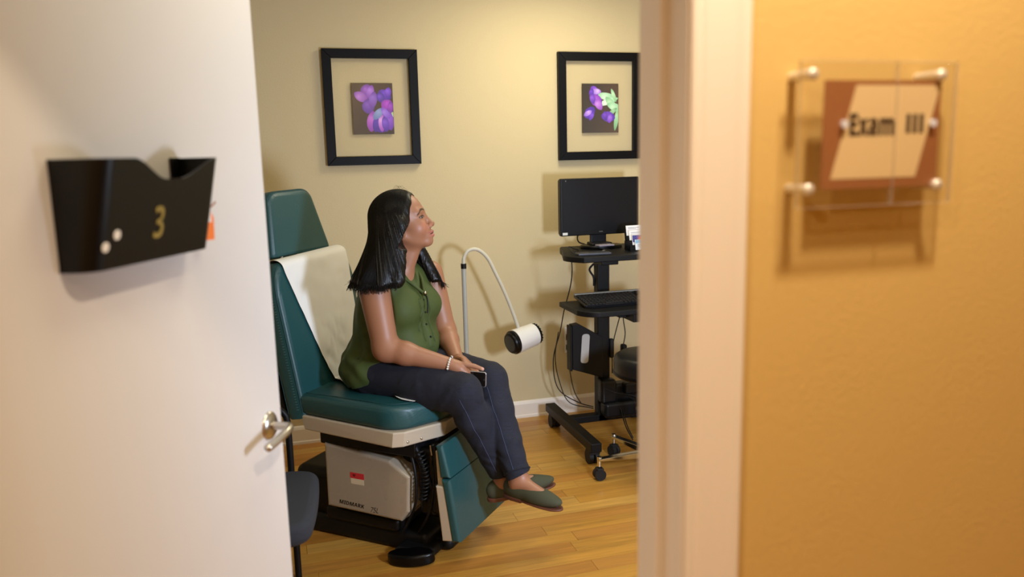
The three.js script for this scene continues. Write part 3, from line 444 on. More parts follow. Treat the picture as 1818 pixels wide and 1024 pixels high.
// ---------------------------------------------------------------- gooseneck examination lamp
{
  const g = thing('exam_lamp', 'gooseneck exam lamp with white drum head on grey pole', 'lamp', [0.918, 0, -4.08]);
  mesh('pole', rod([0, 0.05, 0], [0, 1.005, 0], 0.0128), M.lampGrey, g);
  mesh('collar', rod([0, 0.996, 0], [0, 1.023, 0], 0.015), M.black, g);
  mesh('gooseneck', tube([[0.000, 1.020, 0], [0.003, 1.052, 0], [0.027, 1.090, 0], [0.073, 1.096, 0], [0.126, 1.056, 0], [0.179, 0.954, 0], [0.240, 0.814, 0], [0.291, 0.669, 0], [0.301, 0.638, 0]], 0.0102, 90, 12), M.neck, g);
  // drum head; axis nearly along x, turned a little toward the camera
  const ax = V(0.155, 0.028, -0.055).normalize(), q = new THREE.Quaternion().setFromUnitVectors(V(0, 1, 0), ax), hc = V(0.330, 0.584, 0);
  const place = (geo) => { geo.scale(1.045, 1.045, 1.045); geo.applyQuaternion(q); geo.translate(hc.x, hc.y, hc.z); return geo; };
  const L = (pts) => place(new THREE.LatheGeometry(pts.map(([a, b]) => new THREE.Vector2(a, b)), 48));
  mesh('lamp_head', L([[0, -0.065], [0.055, -0.066], [0.064, -0.064], [0.0655, -0.06], [0.061, 0.066], [0.059, 0.069], [0, 0.069]]), M.white, g);
  mesh('head_ring', L([[0, -0.093], [0.045, -0.093], [0.054, -0.092], [0.056, -0.089], [0.057, -0.079], [0.0635, -0.077], [0.0645, -0.074], [0.0645, -0.063], [0, -0.063]]), M.blackGloss, g);
  mesh('lamp_glass', L([[0, -0.0945], [0.044, -0.0945], [0.044, -0.0925], [0, -0.0925]]), std({ color: 0x20242a, roughness: 0.1 }), g);
  mesh('head_cap', L([[0, 0.09], [0.046, 0.089], [0.053, 0.086], [0.054, 0.082], [0.054, 0.072], [0.056, 0.067], [0, 0.067]]), M.blackGloss, g);
  const fins = []; for (let k = 0; k < 20; k++) { const a = k / 20 * Math.PI * 2, b = box(-0.003, 0.003, 0.07, 0.087, 0.0525, 0.057); b.rotateY(a); fins.push(place(b)); }
  const fm = mesh('cap_grip', join(fins), M.blackPlastic, g); fm.userData.kind = 'stuff';
  for (const a of [2.5, 2.9]) { const b = box(-0.0035, 0.0035, -0.092, -0.068, 0.0565, 0.0585); b.rotateY(a); mesh('ring_mark', place(b), M.white, g); }
  mesh('pole_base', join(...[0, 1, 2, 3, 4].map((k) => { const a = k * Math.PI * 0.4; return rod([0, 0.06, 0], [0.2 * Math.cos(a), 0.035, 0.2 * Math.sin(a)], 0.013, 0.009, 10); }), rod([0, 0.03, 0], [0, 0.1, 0], 0.02)), M.lampGrey, g);
  for (let k = 0; k < 5; k++) { const a = k * Math.PI * 0.4; mesh('caster', (() => { const w = new THREE.CylinderGeometry(0.019, 0.019, 0.016, 16); w.rotateX(Math.PI / 2); w.rotateY(-a + 0.4); w.translate(0.2 * Math.cos(a), 0.019, 0.2 * Math.sin(a)); return w; })(), M.rubber, g); }
}
// ---------------------------------------------------------------- computer cart and what stands on it
{
  const g = thing('computer_cart', 'black rolling computer cart with two trays by the back wall', 'cart', [1.69, 0, -4.02]);
  const P = (x, y, z) => [x - 1.69, y, z + 4.02];
  const trayShape = (x0, x1, z0, z1, c) => { const s = new THREE.Shape(); s.moveTo(x0, -z0); s.lineTo(x0, -(z1 - c)); s.quadraticCurveTo(x0 + c * 0.25, -(z1 - c * 0.25), x0 + c, -z1); s.lineTo(x1 - c, -z1); s.quadraticCurveTo(x1 - c * 0.25, -(z1 - c * 0.25), x1, -(z1 - c)); s.lineTo(x1, -z0); s.closePath(); return s; };
  const slab = (sh, y, t) => { const q = extrude(sh, t - 0.01, 0.005, 3); q.rotateX(-Math.PI / 2); q.translate(-1.69, y + 0.005, 4.02); return q; };
  const mt = new THREE.Shape(); mt.moveTo(1.53, 4.24); mt.quadraticCurveTo(1.5, 4.2, 1.47, 4.06); mt.lineTo(1.405, 3.86); mt.quadraticCurveTo(1.4, 3.8, 1.47, 3.725); mt.lineTo(1.96, 3.725); mt.quadraticCurveTo(2.06, 3.75, 2.06, 3.84); mt.lineTo(2.06, 4.24); mt.closePath();
  mesh('monitor_tray', slab(mt, 1.034, 0.03), M.black, g);
  mesh('keyboard_tray', slab(trayShape(1.388, 2.0, -3.88, -3.53, 0.09), 0.786, 0.028), M.black, g);
  mesh('column', join(box(-0.036, 0.036, 0.08, 1.036, -0.03, 0.03, 0.006), box(-0.05, 0.05, 0.99, 1.035, -0.09, 0.12, 0.005), box(-0.05, 0.05, 0.745, 0.788, -0.02, 0.35, 0.005)), M.black, g);
  mesh('tray_clamp', join(box(-0.012, 0.03, 0.735, 0.79, 0.3, 0.44, 0.006), rod([0.02, 0.775, 0.44], [0.06, 0.77, 0.45], 0.008)), M.blackPlastic, g);
  for (const s of [-1, 1.3]) {
    const rail = mesh('base_rail', box(s * 0.225 - 0.03, s * 0.225 + 0.03, 0.075, 0.125, -0.265, 0.46, 0.006), M.black, g);
    for (const z of [-0.18, 0.41]) {
      const w = new THREE.CylinderGeometry(0.038, 0.038, 0.022, 24); w.rotateZ(Math.PI / 2); const w2 = w.clone(); w.translate(s * 0.225 - 0.016, 0.038, z - 0.01); w2.translate(s * 0.225 + 0.016, 0.038, z - 0.01);
      const hood = new THREE.CylinderGeometry(0.042, 0.042, 0.05, 24, 1, false, 0, Math.PI); hood.rotateZ(Math.PI / 2); hood.rotateX(-Math.PI / 2 * 0); hood.translate(s * 0.225, 0.045, z - 0.01);
      mesh('caster', join(w, w2, rod([s * 0.225, 0.04, z - 0.01], [s * 0.225, 0.085, z], 0.011), box(s * 0.225 - 0.03, s * 0.225 + 0.03, 0.055, 0.079, z - 0.035, z + 0.03, 0.008)), M.rubber, rail);
    }
  }
  mesh('crossbar', box(-0.23, 0.28, 0.08, 0.12, -0.03, 0.03, 0.005), M.black, g);
  // side bracket that holds the small computer, pale badge on it
  const br = mesh('computer_bracket', join(box(-0.212, -0.2, 0.4, 0.655, 0.0, 0.06, 0.003), (() => { const q = extrude(poly([[-0.2, 0.41], [-0.02, 0.345], [-0.02, 0.58], [-0.16, 0.665], [-0.2, 0.66]]), 0.05, 0.004, 2); q.translate(0, 0, 0.01); return q; })()), M.black, g);
  const badge = extrude(roundRect(0.046, 0.165, 0.02), 0.002, 0.0005, 1); badge.rotateZ(rad(-4)); badge.translate(-0.128, 0.525, 0.066); mesh('badge', badge, std({ color: 0xb9b9b4, roughness: 0.35 }), br);
  // power strip and adapter tangle on the crossbar
  const tang = join(box(-0.03, 0.16, 0.12, 0.21, 0.03, 0.12, 0.02), box(-0.045, 0.05, 0.2, 0.34, 0.03, 0.1, 0.02), box(0.05, 0.22, 0.15, 0.3, -0.02, 0.06, 0.02), box(0.1, 0.24, 0.24, 0.31, 0.04, 0.1, 0.015));
  mesh('power_box', tang, M.blackPlastic, g);
  const cab = (p, r, n, parent = g) => mesh(n, tube(p.map((q) => P(...q)), r, 60, 7), M.rubber, parent);
  cab([[1.43, 1.04, -3.8], [1.425, 1.0, -3.78], [1.445, 0.9, -3.86], [1.44, 0.75, -3.95], [1.47, 0.6, -4.1], [1.46, 0.4, -4.2], [1.5, 0.22, -4.22], [1.6, 0.15, -4.15], [1.66, 0.14, -4.08]], 0.0032, 'cable');
  cab([[1.53, 0.55, -4.3], [1.5, 0.4, -4.28], [1.52, 0.25, -4.26], [1.56, 0.14, -4.22], [1.66, 0.13, -4.08]], 0.003, 'cable');
  cab([[1.77, 0.77, -3.9], [1.76, 0.66, -3.95], [1.74, 0.52, -3.98], [1.735, 0.36, -3.98]], 0.003, 'cable');
  cab([[1.775, 0.77, -3.9], [1.79, 0.68, -3.95], [1.815, 0.58, -3.98], [1.81, 0.5, -4.0]], 0.003, 'cable');
  cab([[1.66, 0.98, -4.06], [1.63, 0.95, -4.05], [1.645, 0.91, -4.03], [1.652, 0.86, -4.04]], 0.006, 'cable');
  cab([[1.65, 0.3, -3.93], [1.72, 0.27, -3.9], [1.82, 0.24, -3.92], [1.9, 0.21, -3.9]], 0.003, 'cable');
  mesh('adapter', box(0.03, 0.055, 0.45, 0.56, 0.02, 0.05, 0.008), M.rubber, g); mesh('adapter', box(0.105, 0.135, 0.44, 0.52, 0.01, 0.05, 0.01), M.rubber, g);
  mesh('cable_tail', join(tube([[0.06, 0.18, 0.12], [0.075, 0.08, 0.16], [0.1, 0.012, 0.2]].map((q) => V(...q)), 0.0035, 20, 6), tube([[0.07, 0.18, 0.12], [0.095, 0.07, 0.14], [0.115, 0.012, 0.17]].map((q) => V(...q)), 0.003, 20, 6)), M.rubber, g);

  // monitor
  const m = thing('monitor', 'black flat monitor with dark screen on the cart', 'monitor', [1.718, 1.065, -4.1], rad(0));
  const bx = box(-0.237, 0.237, 0.072, 0.39, -0.028, 0.0, 0.006);
  const bez = mesh('bezel', join(bx, box(-0.235, 0.235, 0.075, 0.387, -0.055, -0.02, 0.012)), phys({ color: 0x08080a, roughness: 0.4, specularIntensity: 0.5 }), m);
  mesh('screen', box(-0.22, 0.22, 0.098, 0.374, -0.001, 0.0012), phys({ color: 0x0e0e14, roughness: 0.35, specularIntensity: 0.5 }), m);
  mesh('badge', box(-0.226, -0.197, 0.078, 0.092, 0, 0.001), std({ color: 0xd8d8d2, roughness: 0.4 }), m).userData.label = 'small white sticker';
  mesh('logo', (() => { const q = letters('o', 0.007, 0.0005, font, 1); q.translate(-0.205, 0.377, 0.0); return q; })(), M.nickel, m);
  mesh('logo', box(-0.008, 0.014, 0.089, 0.0915, 0, 0.0008), std({ color: 0x77777a, roughness: 0.4 }), m);
  mesh('stand', join(box(-0.048, 0.048, 0.015, 0.13, -0.05, -0.026, 0.006), box(-0.06, 0.06, 0.012, 0.03, -0.06, 0.03, 0.006)), M.blackPlastic, m);
  const foot = new THREE.Shape(); foot.absellipse(0, 0, 0.122, 0.085, 0, Math.PI * 2); const fg = extrude(foot, 0.009, 0.004, 3, 36); fg.rotateX(-Math.PI / 2); fg.translate(0, 0.004, 0.01); mesh('stand_foot', fg, M.blackGloss, m);
  mesh('cable', join(tube([[-0.1, 0.09, -0.05], [-0.115, 0.06, -0.06], [-0.105, 0.03, -0.07], [-0.06, 0.012, -0.09]].map((q) => V(...q)), 0.004, 30, 7), tube([[0.03, 0.1, -0.055], [0.06, 0.07, -0.06], [0.1, 0.085, -0.05]].map((q) => V(...q)), 0.003, 30, 7)), M.rubber, m);
  const note = tag(mesh('note_pad', box(-0.048, 0.048, 0, 0.008, -0.025, 0.025, 0.002), std({ color: 0x8d8591, roughness: 0.6 })), 'small grey pad lying on the monitor foot', 'note pad'); note.position.set(1.71, 1.082, -4.02); note.rotation.y = rad(8);
  const mouse = tag(mesh('mouse', (() => { const q = new THREE.SphereGeometry(1, 24, 14, 0, Math.PI * 2, 0, Math.PI / 2); q.scale(0.034, 0.02, 0.018); return q; })(), M.blackGloss), 'small glossy black mouse in front of the monitor foot', 'mouse'); mouse.position.set(1.65, 1.0645, -3.87);
  const tablet = tag(mesh('signature_pad', box(-0.09, 0.09, 0, 0.012, -0.035, 0.035, 0.004), std({ color: 0x3a3b42, roughness: 0.35 })), 'thin dark grey pad on the left front of monitor tray', 'pad'); tablet.position.set(1.56, 1.0645, -3.82); tablet.rotation.y = rad(-6);
  tag(mesh('pad_cord', tube([[1.452, 1.068, -3.78], [1.43, 1.085, -3.80], [1.43, 1.1, -3.84], [1.46, 1.098, -3.9], [1.5, 1.08, -3.95], [1.54, 1.068, -3.98]].map(([a, b, c]) => [a + 0.014, b, c - 0.04]), 0.0028, 40, 7), M.rubber), 'thin dark cord looping over the left edge of monitor tray', 'cord');

  // keyboard
  const k = thing('keyboard', 'black computer keyboard with grey top edge on lower tray', 'keyboard', [1.672, 0.815, -3.72], 0);
  const inc = rad(9), tilt = (q) => { q.rotateX(inc); q.translate(0, 0.022, 0); return q; };
  mesh('keyboard_body', tilt(box(-0.232, 0.232, -0.006, 0.010, -0.088, 0.088, 0.005)), M.blackPlastic, k);
  mesh('top_edge', tilt(join(box(-0.23, 0.23, 0.007, 0.0155, -0.092, -0.074, 0.003))), std({ color: 0x8e8d88, roughness: 0.4 }), k);
  mesh('feet', join(box(-0.2, -0.17, 0, 0.03, -0.08, -0.07), box(0.17, 0.2, 0, 0.03, -0.08, -0.07), box(-0.2, 0.2, 0, 0.012, 0.06, 0.075)), M.rubber, k);
  const keys = []; for (let r = 0; r < 6; r++) for (let i = 0; i < 22; i++) { if ((i === 15 || i === 18) || (r === 5 && i > 4 && i < 10)) continue; const x = -0.222 + i * 0.0202, z = -0.062 + r * 0.0265; keys.push(tilt(box(x, x + 0.0172, 0.008, 0.0165, z, z + 0.021, 0.002, 1))); }
  keys.push(tilt(box(-0.12, -0.022, 0.008, 0.0165, 0.0705, 0.0845, 0.002, 1)));
  mesh('keys', join(keys), std({ color: 0x1b1b1e, roughness: 0.35 }), k).userData.kind = 'stuff';

  // leaflet holder with cards
  const h = thing('card_holder', 'black tiered card stand at the right of the monitor', 'card holder', [1.85, 1.065, -3.88], rad(-4));
  mesh('holder_back', join(box(-0.062, 0.062, 0, 0.006, -0.05, 0.04), ...[0, 1, 2, 3].map((i) => { const q = box(-0.062, 0.062, 0, 0.1 - i * 0.024, -0.0015, 0.0015); q.rotateX(rad(-14)); q.translate(0, 0.004, -0.034 + i * 0.02); return q; }), box(-0.0635, -0.06, 0, 0.05, -0.05, 0.04)), M.blackGloss, h);
  const face = (c, f) => painted(220, 140, (q, w, hh) => { q.fillStyle = c; q.fillRect(0, 0, w, hh); f(q, w, hh); });
  const prints = [
    face('#e8e6ea', (q) => { q.fillStyle = '#8a8794'; q.fillRect(22, 22, 150, 8); q.fillRect(22, 38, 110, 6); q.fillStyle = '#b9b4c2'; q.fillRect(22, 54, 160, 5); }),
    face('#e6e4e6', (q) => { q.fillStyle = '#7a7d88'; q.fillRect(24, 24, 140, 7); q.fillStyle = '#a9a6ae'; q.fillRect(24, 42, 120, 5); }),
    face('#6a3a86', (q) => { q.fillStyle = '#c23a48'; q.beginPath(); q.arc(110, 50, 30, 0, 7); q.fill(); q.fillStyle = '#3f3f86'; q.fillRect(0, 0, 60, 90); q.fillStyle = '#e2dfe6'; q.fillRect(0, 92, 220, 50); }),
    face('#dfe6ec', (q) => { q.fillStyle = '#7fb4d6'; q.fillRect(0, 0, 220, 46); q.fillStyle = '#4a6a90'; q.fillRect(26, 62, 150, 8); q.fillRect(26, 82, 110, 6); })];
  const names = ['white card in the rear slot of card stand', 'white card in second slot from the rear of card stand', 'purple and red card in the third slot of card stand', 'pale blue card in the front slot of card stand'];
  prints.forEach((t, i) => { const q = new RoundedBoxGeometry(0.098, 0.062, 0.0024, 2, 0.001); const c = tag(mesh('card', q, std({ color: 0xe6e4e2, roughness: 0.5 })), names[i], 'card', 'cards in the stand'); c.position.set(1.85 + 0.006 * i, 1.0655 + 0.1 - i * 0.0235, -3.88 - 0.034 + i * 0.02 - 0.243 * (0.1 - i * 0.0235) + 0.0052); c.rotation.set(rad(-14), rad(-4), 0);
    const pr = mesh('print', new THREE.PlaneGeometry(0.094, 0.058), std({ map: t, roughness: 0.5 }), c); pr.position.z = 0.00135; });

  // wall plate with plugs behind the cart
  const wp = thing('wall_outlet', 'white wall outlet plate behind the cart', 'outlet', [1.655, 0.44, BACK]);
  mesh('plate', box(-0.036, 0.036, -0.06, 0.1, 0, 0.006, 0.003), M.white, wp);
  mesh('plug', box(-0.03, 0.0, 0.02, 0.06, 0.006, 0.04, 0.006), M.rubber, wp); mesh('plug', box(-0.03, 0, -0.04, -0.005, 0.006, 0.035, 0.006), M.rubber, wp);
  mesh('plug_cord', tube([[-0.016, 0.02, 0.03], [-0.03, -0.04, 0.05], [-0.025, -0.16, 0.06], [0.0, -0.3, 0.08], [0.03, -0.36, 0.1]].map((q) => V(...q)), 0.003, 40, 7), M.rubber, wp);
}
// ---------------------------------------------------------------- rolling stool
{
  const g = thing('rolling_stool', 'round black stool on chrome five legged base beside the cart', 'stool', [1.7, 0, -3.41], 0);
  const L = (pts) => new THREE.LatheGeometry(pts.map(([a, b]) => new THREE.Vector2(a, b)), 56);
  mesh('seat', L([[0, 0.5], [0.15, 0.5], [0.178, 0.505], [0.188, 0.517], [0.19, 0.575], [0.184, 0.6], [0.165, 0.612], [0.1, 0.618], [0, 0.62]]), phys({ color: 0x0f1012, roughness: 0.38, bumpMap: scaled(leatherT, 4, 2), bumpScale: 0.0005 }), g);
  mesh('seat_band', L([[0.189, 0.512], [0.193, 0.516], [0.193, 0.526], [0.189, 0.53]]), M.blackGloss, g);
  mesh('gas_post', join(rod([0, 0.1, 0], [0, 0.3, 0], 0.025), rod([0, 0.28, 0], [0, 0.502, 0], 0.014)), M.chrome, g);
  mesh('foot_hub', rod([0, 0.085, 0], [0, 0.14, 0], 0.04, 0.034), M.chrome, g);
  for (let k = 0; k < 5; k++) {
    const a = Math.PI * 1.0 + k * Math.PI * 0.4, arm = extrude(poly([[0.03, -0.03], [0.29, -0.012], [0.29, 0.0], [0.03, 0.01]]), 0.026, 0.004, 2); arm.translate(0, 0.11, -0.013);
    const leg = mesh('leg', join(arm, rod([0.283, 0.07, 0], [0.283, 0.118, 0], 0.011)), M.chrome, g); leg.rotation.y = -a + Math.PI * 0;
    const w1 = new THREE.CylinderGeometry(0.028, 0.028, 0.018, 24); w1.rotateX(Math.PI / 2); const w2 = w1.clone(); w1.translate(0.283, 0.028, -0.013); w2.translate(0.283, 0.028, 0.013);
    mesh('caster', join(w1, w2, rod([0.283, 0.03, 0], [0.283, 0.075, 0], 0.008), box(0.265, 0.3, 0.04, 0.062, -0.02, 0.02, 0.006)), M.rubber, leg);
  }
}
// ---------------------------------------------------------------- seated woman
// implicit surfaces meshed with surface nets; coordinates in the exam chair's frame
const len3 = (x, y, z) => Math.sqrt(x * x + y * y + z * z);
function cap(x, y, z, a, b, ra, rb) { const bx = b[0] - a[0], by = b[1] - a[1], bz = b[2] - a[2], px = x - a[0], py = y - a[1], pz = z - a[2]; let t = (px * bx + py * by + pz * bz) / (bx * bx + by * by + bz * bz); t = t < 0 ? 0 : t > 1 ? 1 : t; return len3(px - bx * t, py - by * t, pz - bz * t) - (ra + (rb - ra) * t); }
function ell(x, y, z, c, r) { const px = x - c[0], py = y - c[1], pz = z - c[2]; const k0 = len3(px / r[0], py / r[1], pz / r[2]), k1 = len3(px / (r[0] * r[0]), py / (r[1] * r[1]), pz / (r[2] * r[2])); return k1 < 1e-9 ? -Math.min(...r) : k0 * (k0 - 1) / k1; }
const smin = (a, b, k) => { const h = Math.max(k - Math.abs(a - b), 0) / k; return Math.min(a, b) - h * h * k * 0.25; };
const smax = (a, b, k) => -smin(-a, -b, k);
function surf(f, lo, hi, h, color, keep) {
  const n = [0, 1, 2].map((i) => Math.ceil((hi[i] - lo[i]) / h) + 1), [nx, ny, nz] = n, val = new Float32Array(nx * ny * nz), id = new Int32Array(nx * ny * nz).fill(-1);
  for (let k = 0, q = 0; k < nz; k++) for (let j = 0; j < ny; j++) for (let i = 0; i < nx; i++, q++) val[q] = f(lo[0] + i * h, lo[1] + j * h, lo[2] + k * h);
  const pos = [], S = [1, nx, nx * ny], E = [[0, 1], [0, 2], [0, 4], [1, 3], [1, 5], [2, 3], [2, 6], [3, 7], [4, 5], [4, 6], [5, 7], [6, 7]];
  const off = [0, 1, 2, 3, 4, 5, 6, 7].map((c) => (c & 1) * S[0] + ((c >> 1) & 1) * S[1] + ((c >> 2) & 1) * S[2]);
  for (let k = 0; k < nz - 1; k++) for (let j = 0; j < ny - 1; j++) for (let i = 0; i < nx - 1; i++) {
    const q = i + j * nx + k * S[2]; let m = 0; for (let c = 0; c < 8; c++) if (val[q + off[c]] < 0) m |= 1 << c;
    if (m === 0 || m === 255) continue; let sx = 0, sy = 0, sz = 0, cnt = 0;
    for (const [a, b] of E) { const va = val[q + off[a]], vb = val[q + off[b]]; if ((va < 0) === (vb < 0)) continue; const t = va / (va - vb); sx += (a & 1) + ((b & 1) - (a & 1)) * t; sy += ((a >> 1) & 1) + (((b >> 1) & 1) - ((a >> 1) & 1)) * t; sz += (a >> 2) + ((b >> 2) - (a >> 2)) * t; cnt++; }
    id[q] = pos.length / 3; pos.push(lo[0] + (i + sx / cnt) * h, lo[1] + (j + sy / cnt) * h, lo[2] + (k + sz / cnt) * h);
  }
  const idx = [];
  for (let k = 1; k < nz - 1; k++) for (let j = 1; j < ny - 1; j++) for (let i = 1; i < nx - 1; i++) {
    const q = i + j * nx + k * S[2], s0 = val[q] < 0;
    for (let d = 0; d < 3; d++) { if (s0 === val[q + S[d]] < 0) continue; const u = S[(d + 1) % 3], v = S[(d + 2) % 3], A = id[q], B = id[q - u], C = id[q - u - v], D = id[q - v]; if (A < 0 || B < 0 || C < 0 || D < 0) continue; s0 ? idx.push(A, B, C, A, C, D) : idx.push(A, C, B, A, D, C); }
  }
  const N = pos.length / 3, nor = new Float32Array(N * 3), cl = new Float32Array(N * 3), uv = new Float32Array(N * 2), e = h * 0.6;
  for (let i = 0; i < N; i++) {
    const x = pos[3 * i], y = pos[3 * i + 1], z = pos[3 * i + 2]; let a = f(x + e, y, z) - f(x - e, y, z), b = f(x, y + e, z) - f(x, y - e, z), c = f(x, y, z + e) - f(x, y, z - e); const L = len3(a, b, c) || 1; a /= L; b /= L; c /= L; nor.set([a, b, c], 3 * i);
    const g = color ? color(x, y, z, b) : [1, 1, 1]; cl.set(g, 3 * i); uv[2 * i] = x * 0.8 + z * 0.6; uv[2 * i + 1] = y + x * 0.2;
  }
  const g = new THREE.BufferGeometry(); g.setAttribute('position', new THREE.Float32BufferAttribute(pos, 3)); g.setAttribute('normal', new THREE.BufferAttribute(nor, 3)); g.setAttribute('color', new THREE.BufferAttribute(cl, 3)); g.setAttribute('uv', new THREE.BufferAttribute(uv, 2)); g.setIndex(idx); return g;
}
// ---- joints
const J = {
  hipR: [0.02, 0.725, 0.085], hipL: [0.02, 0.725, -0.085], knR: [0.466, 0.692, 0.092], knL: [0.474, 0.698, -0.085], anR: [0.56, 0.325, -0.03], anL: [0.665, 0.362, 0.02],
  shR: [0.108, 1.078, 0.165], elR: [0.16, 0.85, 0.175], wrR: [0.402, 0.787, 0.072], shL: [0.13, 1.1, -0.165], elL: [0.196, 0.852, -0.17], wrL: [0.345, 0.772, -0.045],
};
const HC = [0.123, 1.329, 0], HS = 1.07, HX = [0.8022, 0.2521, -0.5411], HY = [-0.2090, 0.9677, 0.1410], HZ = [0.5592, 0, 0.8290];
const toHead = (x, y, z) => { x -= HC[0]; y -= HC[1]; z -= HC[2]; return [(x * HX[0] + y * HX[1] + z * HX[2]) / HS, (x * HY[0] + y * HY[1] + z * HY[2]) / HS, (x * HZ[0] + y * HZ[1] + z * HZ[2]) / HS]; };
const fromHead = (a, b, c) => [0, 1, 2].map((i) => HC[i] + HS * (a * HX[i] + b * HY[i] + c * HZ[i]));
function headF(x, y, z) {   // head frame, metres before scaling
  const az = Math.abs(z);
  let d = ell(x, y, z, [-0.016, 0.04, 0], [0.098, 0.078, 0.073]);
  d = smin(d, ell(x, y, z, [0.03, 0.004, 0], [0.062, 0.09, 0.060]), 0.03);
  d = smin(d, ell(x, y, z, [0.028, -0.058, 0], [0.056, 0.05, 0.050]), 0.03);
  d = smin(d, cap(x, y, az, [-0.004, -0.05, 0.05], [0.066, -0.094, 0.012], 0.014, 0.014), 0.025);
  d = smin(d, ell(x, y, z, [0.078, -0.095, 0], [0.018, 0.017, 0.021]), 0.02);
  d = smin(d, ell(x, y, az, [0.056, -0.034, 0.033], [0.03, 0.03, 0.026]), 0.025);
  d = smin(d, cap(x, y, az, [0.083, 0.021, 0.004], [0.068, 0.022, 0.042], 0.010, 0.010), 0.018);
  d = smax(d, -ell(x, y, az, [0.104, 0.002, 0.036], [0.021, 0.014, 0.02]), 0.014);
  d = smin(d, ell(x, y, az, [0.0715, 0.0, 0.032], [0.0125, 0.012, 0.0145]), 0.006);
  d = smin(d, cap(x, y, z, [0.086, 0.008, 0], [0.1085, -0.0335, 0], 0.0075, 0.0098), 0.014);
  d = smin(d, ell(x, y, z, [0.1068, -0.036, 0], [0.0105, 0.0095, 0.0122]), 0.008);
  d = smin(d, ell(x, y, az, [0.0985, -0.0415, 0.0135], [0.0105, 0.008, 0.0078]), 0.007);
  d = smax(d, -ell(x, y, az, [0.103, -0.0475, 0.0065], [0.006, 0.004, 0.0035]), 0.003);
  d = smin(d, ell(x, y, z, [0.08, -0.068, 0], [0.021, 0.024, 0.03]), 0.014);
  d = smin(d, cap(x, y, az, [0.102, -0.0635, 0.003], [0.087, -0.067, 0.0225], 0.0065, 0.003), 0.006);
  d = smin(d, cap(x, y, az, [0.1, -0.0765, 0], [0.087, -0.0715, 0.02], 0.0075, 0.0035), 0.006);
  d = smax(d, -cap(x, y, az, [0.1095, -0.0702, 0], [0.088, -0.0698, 0.024], 0.0022, 0.0012), 0.003);
  let ear = ell(x, y, az, [-0.006, -0.012, 0.071], [0.018, 0.03, 0.010]); ear = smin(ear, ell(x, y, az, [0.0, -0.038, 0.069], [0.009, 0.011, 0.006]), 0.008);
  ear = smax(ear, -ell(x, y, az, [-0.003, -0.010, 0.083], [0.010, 0.019, 0.009]), 0.004);
  return smin(d, ear, 0.008);
}
const skinA = [0.31, 0.138, 0.074];
const mixc = (a, b, t) => a.map((v, i) => v + (b[i] - v) * t), sst = (a, b, v) => { const t = Math.min(1, Math.max(0, (v - a) / (b - a))); return t * t * (3 - 2 * t); };
function headColour(X, Y, Z) {
  const [x, y, z] = toHead(X, Y, Z), az = Math.abs(z); let c = skinA.slice();
  c = mixc(c, [0.45, 0.17, 0.11], 0.5 * (1 - sst(0.01, 0.032, len3(y + 0.036, az - 0.038, 0))) * sst(0.03, 0.05, x));
  if (x > 0.06) {
    const up = Math.abs(y + 0.0635) / 0.0068 + Math.max(0, az - 0.006) / 0.024 * 0.75, lo = Math.abs(y + 0.0768) / 0.0078 + Math.max(0, az - 0.004) / 0.022 * 0.75;
    c = mixc(c, [0.30, 0.095, 0.075], 1 - sst(0.85, 1.1, up)); c = mixc(c, [0.40, 0.14, 0.105], 1 - sst(0.85, 1.1, lo)); if (Math.abs(y + 0.07) < 0.0016 && az < 0.024) c = [0.1, 0.03, 0.025];
    const by = 0.0235 + 0.005 * Math.sin((az - 0.008) / 0.04 * Math.PI) - (az > 0.038 ? (az - 0.038) * 0.5 : 0); if (az > 0.009 && az < 0.054) c = mixc(c, [0.025, 0.015, 0.01], (1 - sst(0.0028, 0.0046, Math.abs(y - by))) * 0.92);
    const ez = (az - 0.032) / 0.0155, w = 1 - ez * ez;
    if (w > 0) { const topL = 0.0052 * Math.sqrt(w), bot = -0.0045 * Math.sqrt(w); if (y < topL && y > bot) { const ir = len3((az - 0.031) / 0.0095, y / 0.0095, 0); c = ir < 1 ? [0.018, 0.010, 0.007] : [0.17, 0.13, 0.11]; } }
    if (w > -0.25) { const topL = 0.0058 * Math.sqrt(Math.max(0, w)); if (y > topL - 0.0006 && y < topL + 0.0028) c = [0.02, 0.012, 0.009]; const bl = -0.0047 * Math.sqrt(Math.max(0, w)); if (y < bl && y > bl - 0.0011) c = [0.1, 0.045, 0.03]; }
  }
  return c;
}
// ---- torso
function torso(x, y, z, o = 0) {
  let d = ell(x, y, z, [0.0, 0.735, 0], [0.145, 0.125, 0.175]);
  d = smin(d, ell(x, y, z, [0.042, 0.86, 0], [0.135, 0.15, 0.158]), 0.08);
  d = smin(d, ell(x, y, z, [0.065, 0.995, 0], [0.128, 0.15, 0.165]), 0.08);
  d = smin(d, ell(x, y, Math.abs(z), [0.152, 0.985, 0.072], [0.083, 0.075, 0.078]), 0.05);
  d = smin(d, cap(x, y, Math.abs(z), [0.085, 1.105, 0.0], [0.1, 1.095, 0.135], 0.062, 0.052), 0.05);
  return d - o;
}
const NECK0 = [0.075, 1.09, 0], NECK1 = fromHead(-0.012, -0.05, 0);
const neckF = (x, y, z) => smin(cap(x, y, z, NECK0, NECK1, 0.054, 0.047), cap(x, y, z, [0.12, 1.1, 0], fromHead(0.03, -0.085, 0), 0.03, 0.03), 0.03);
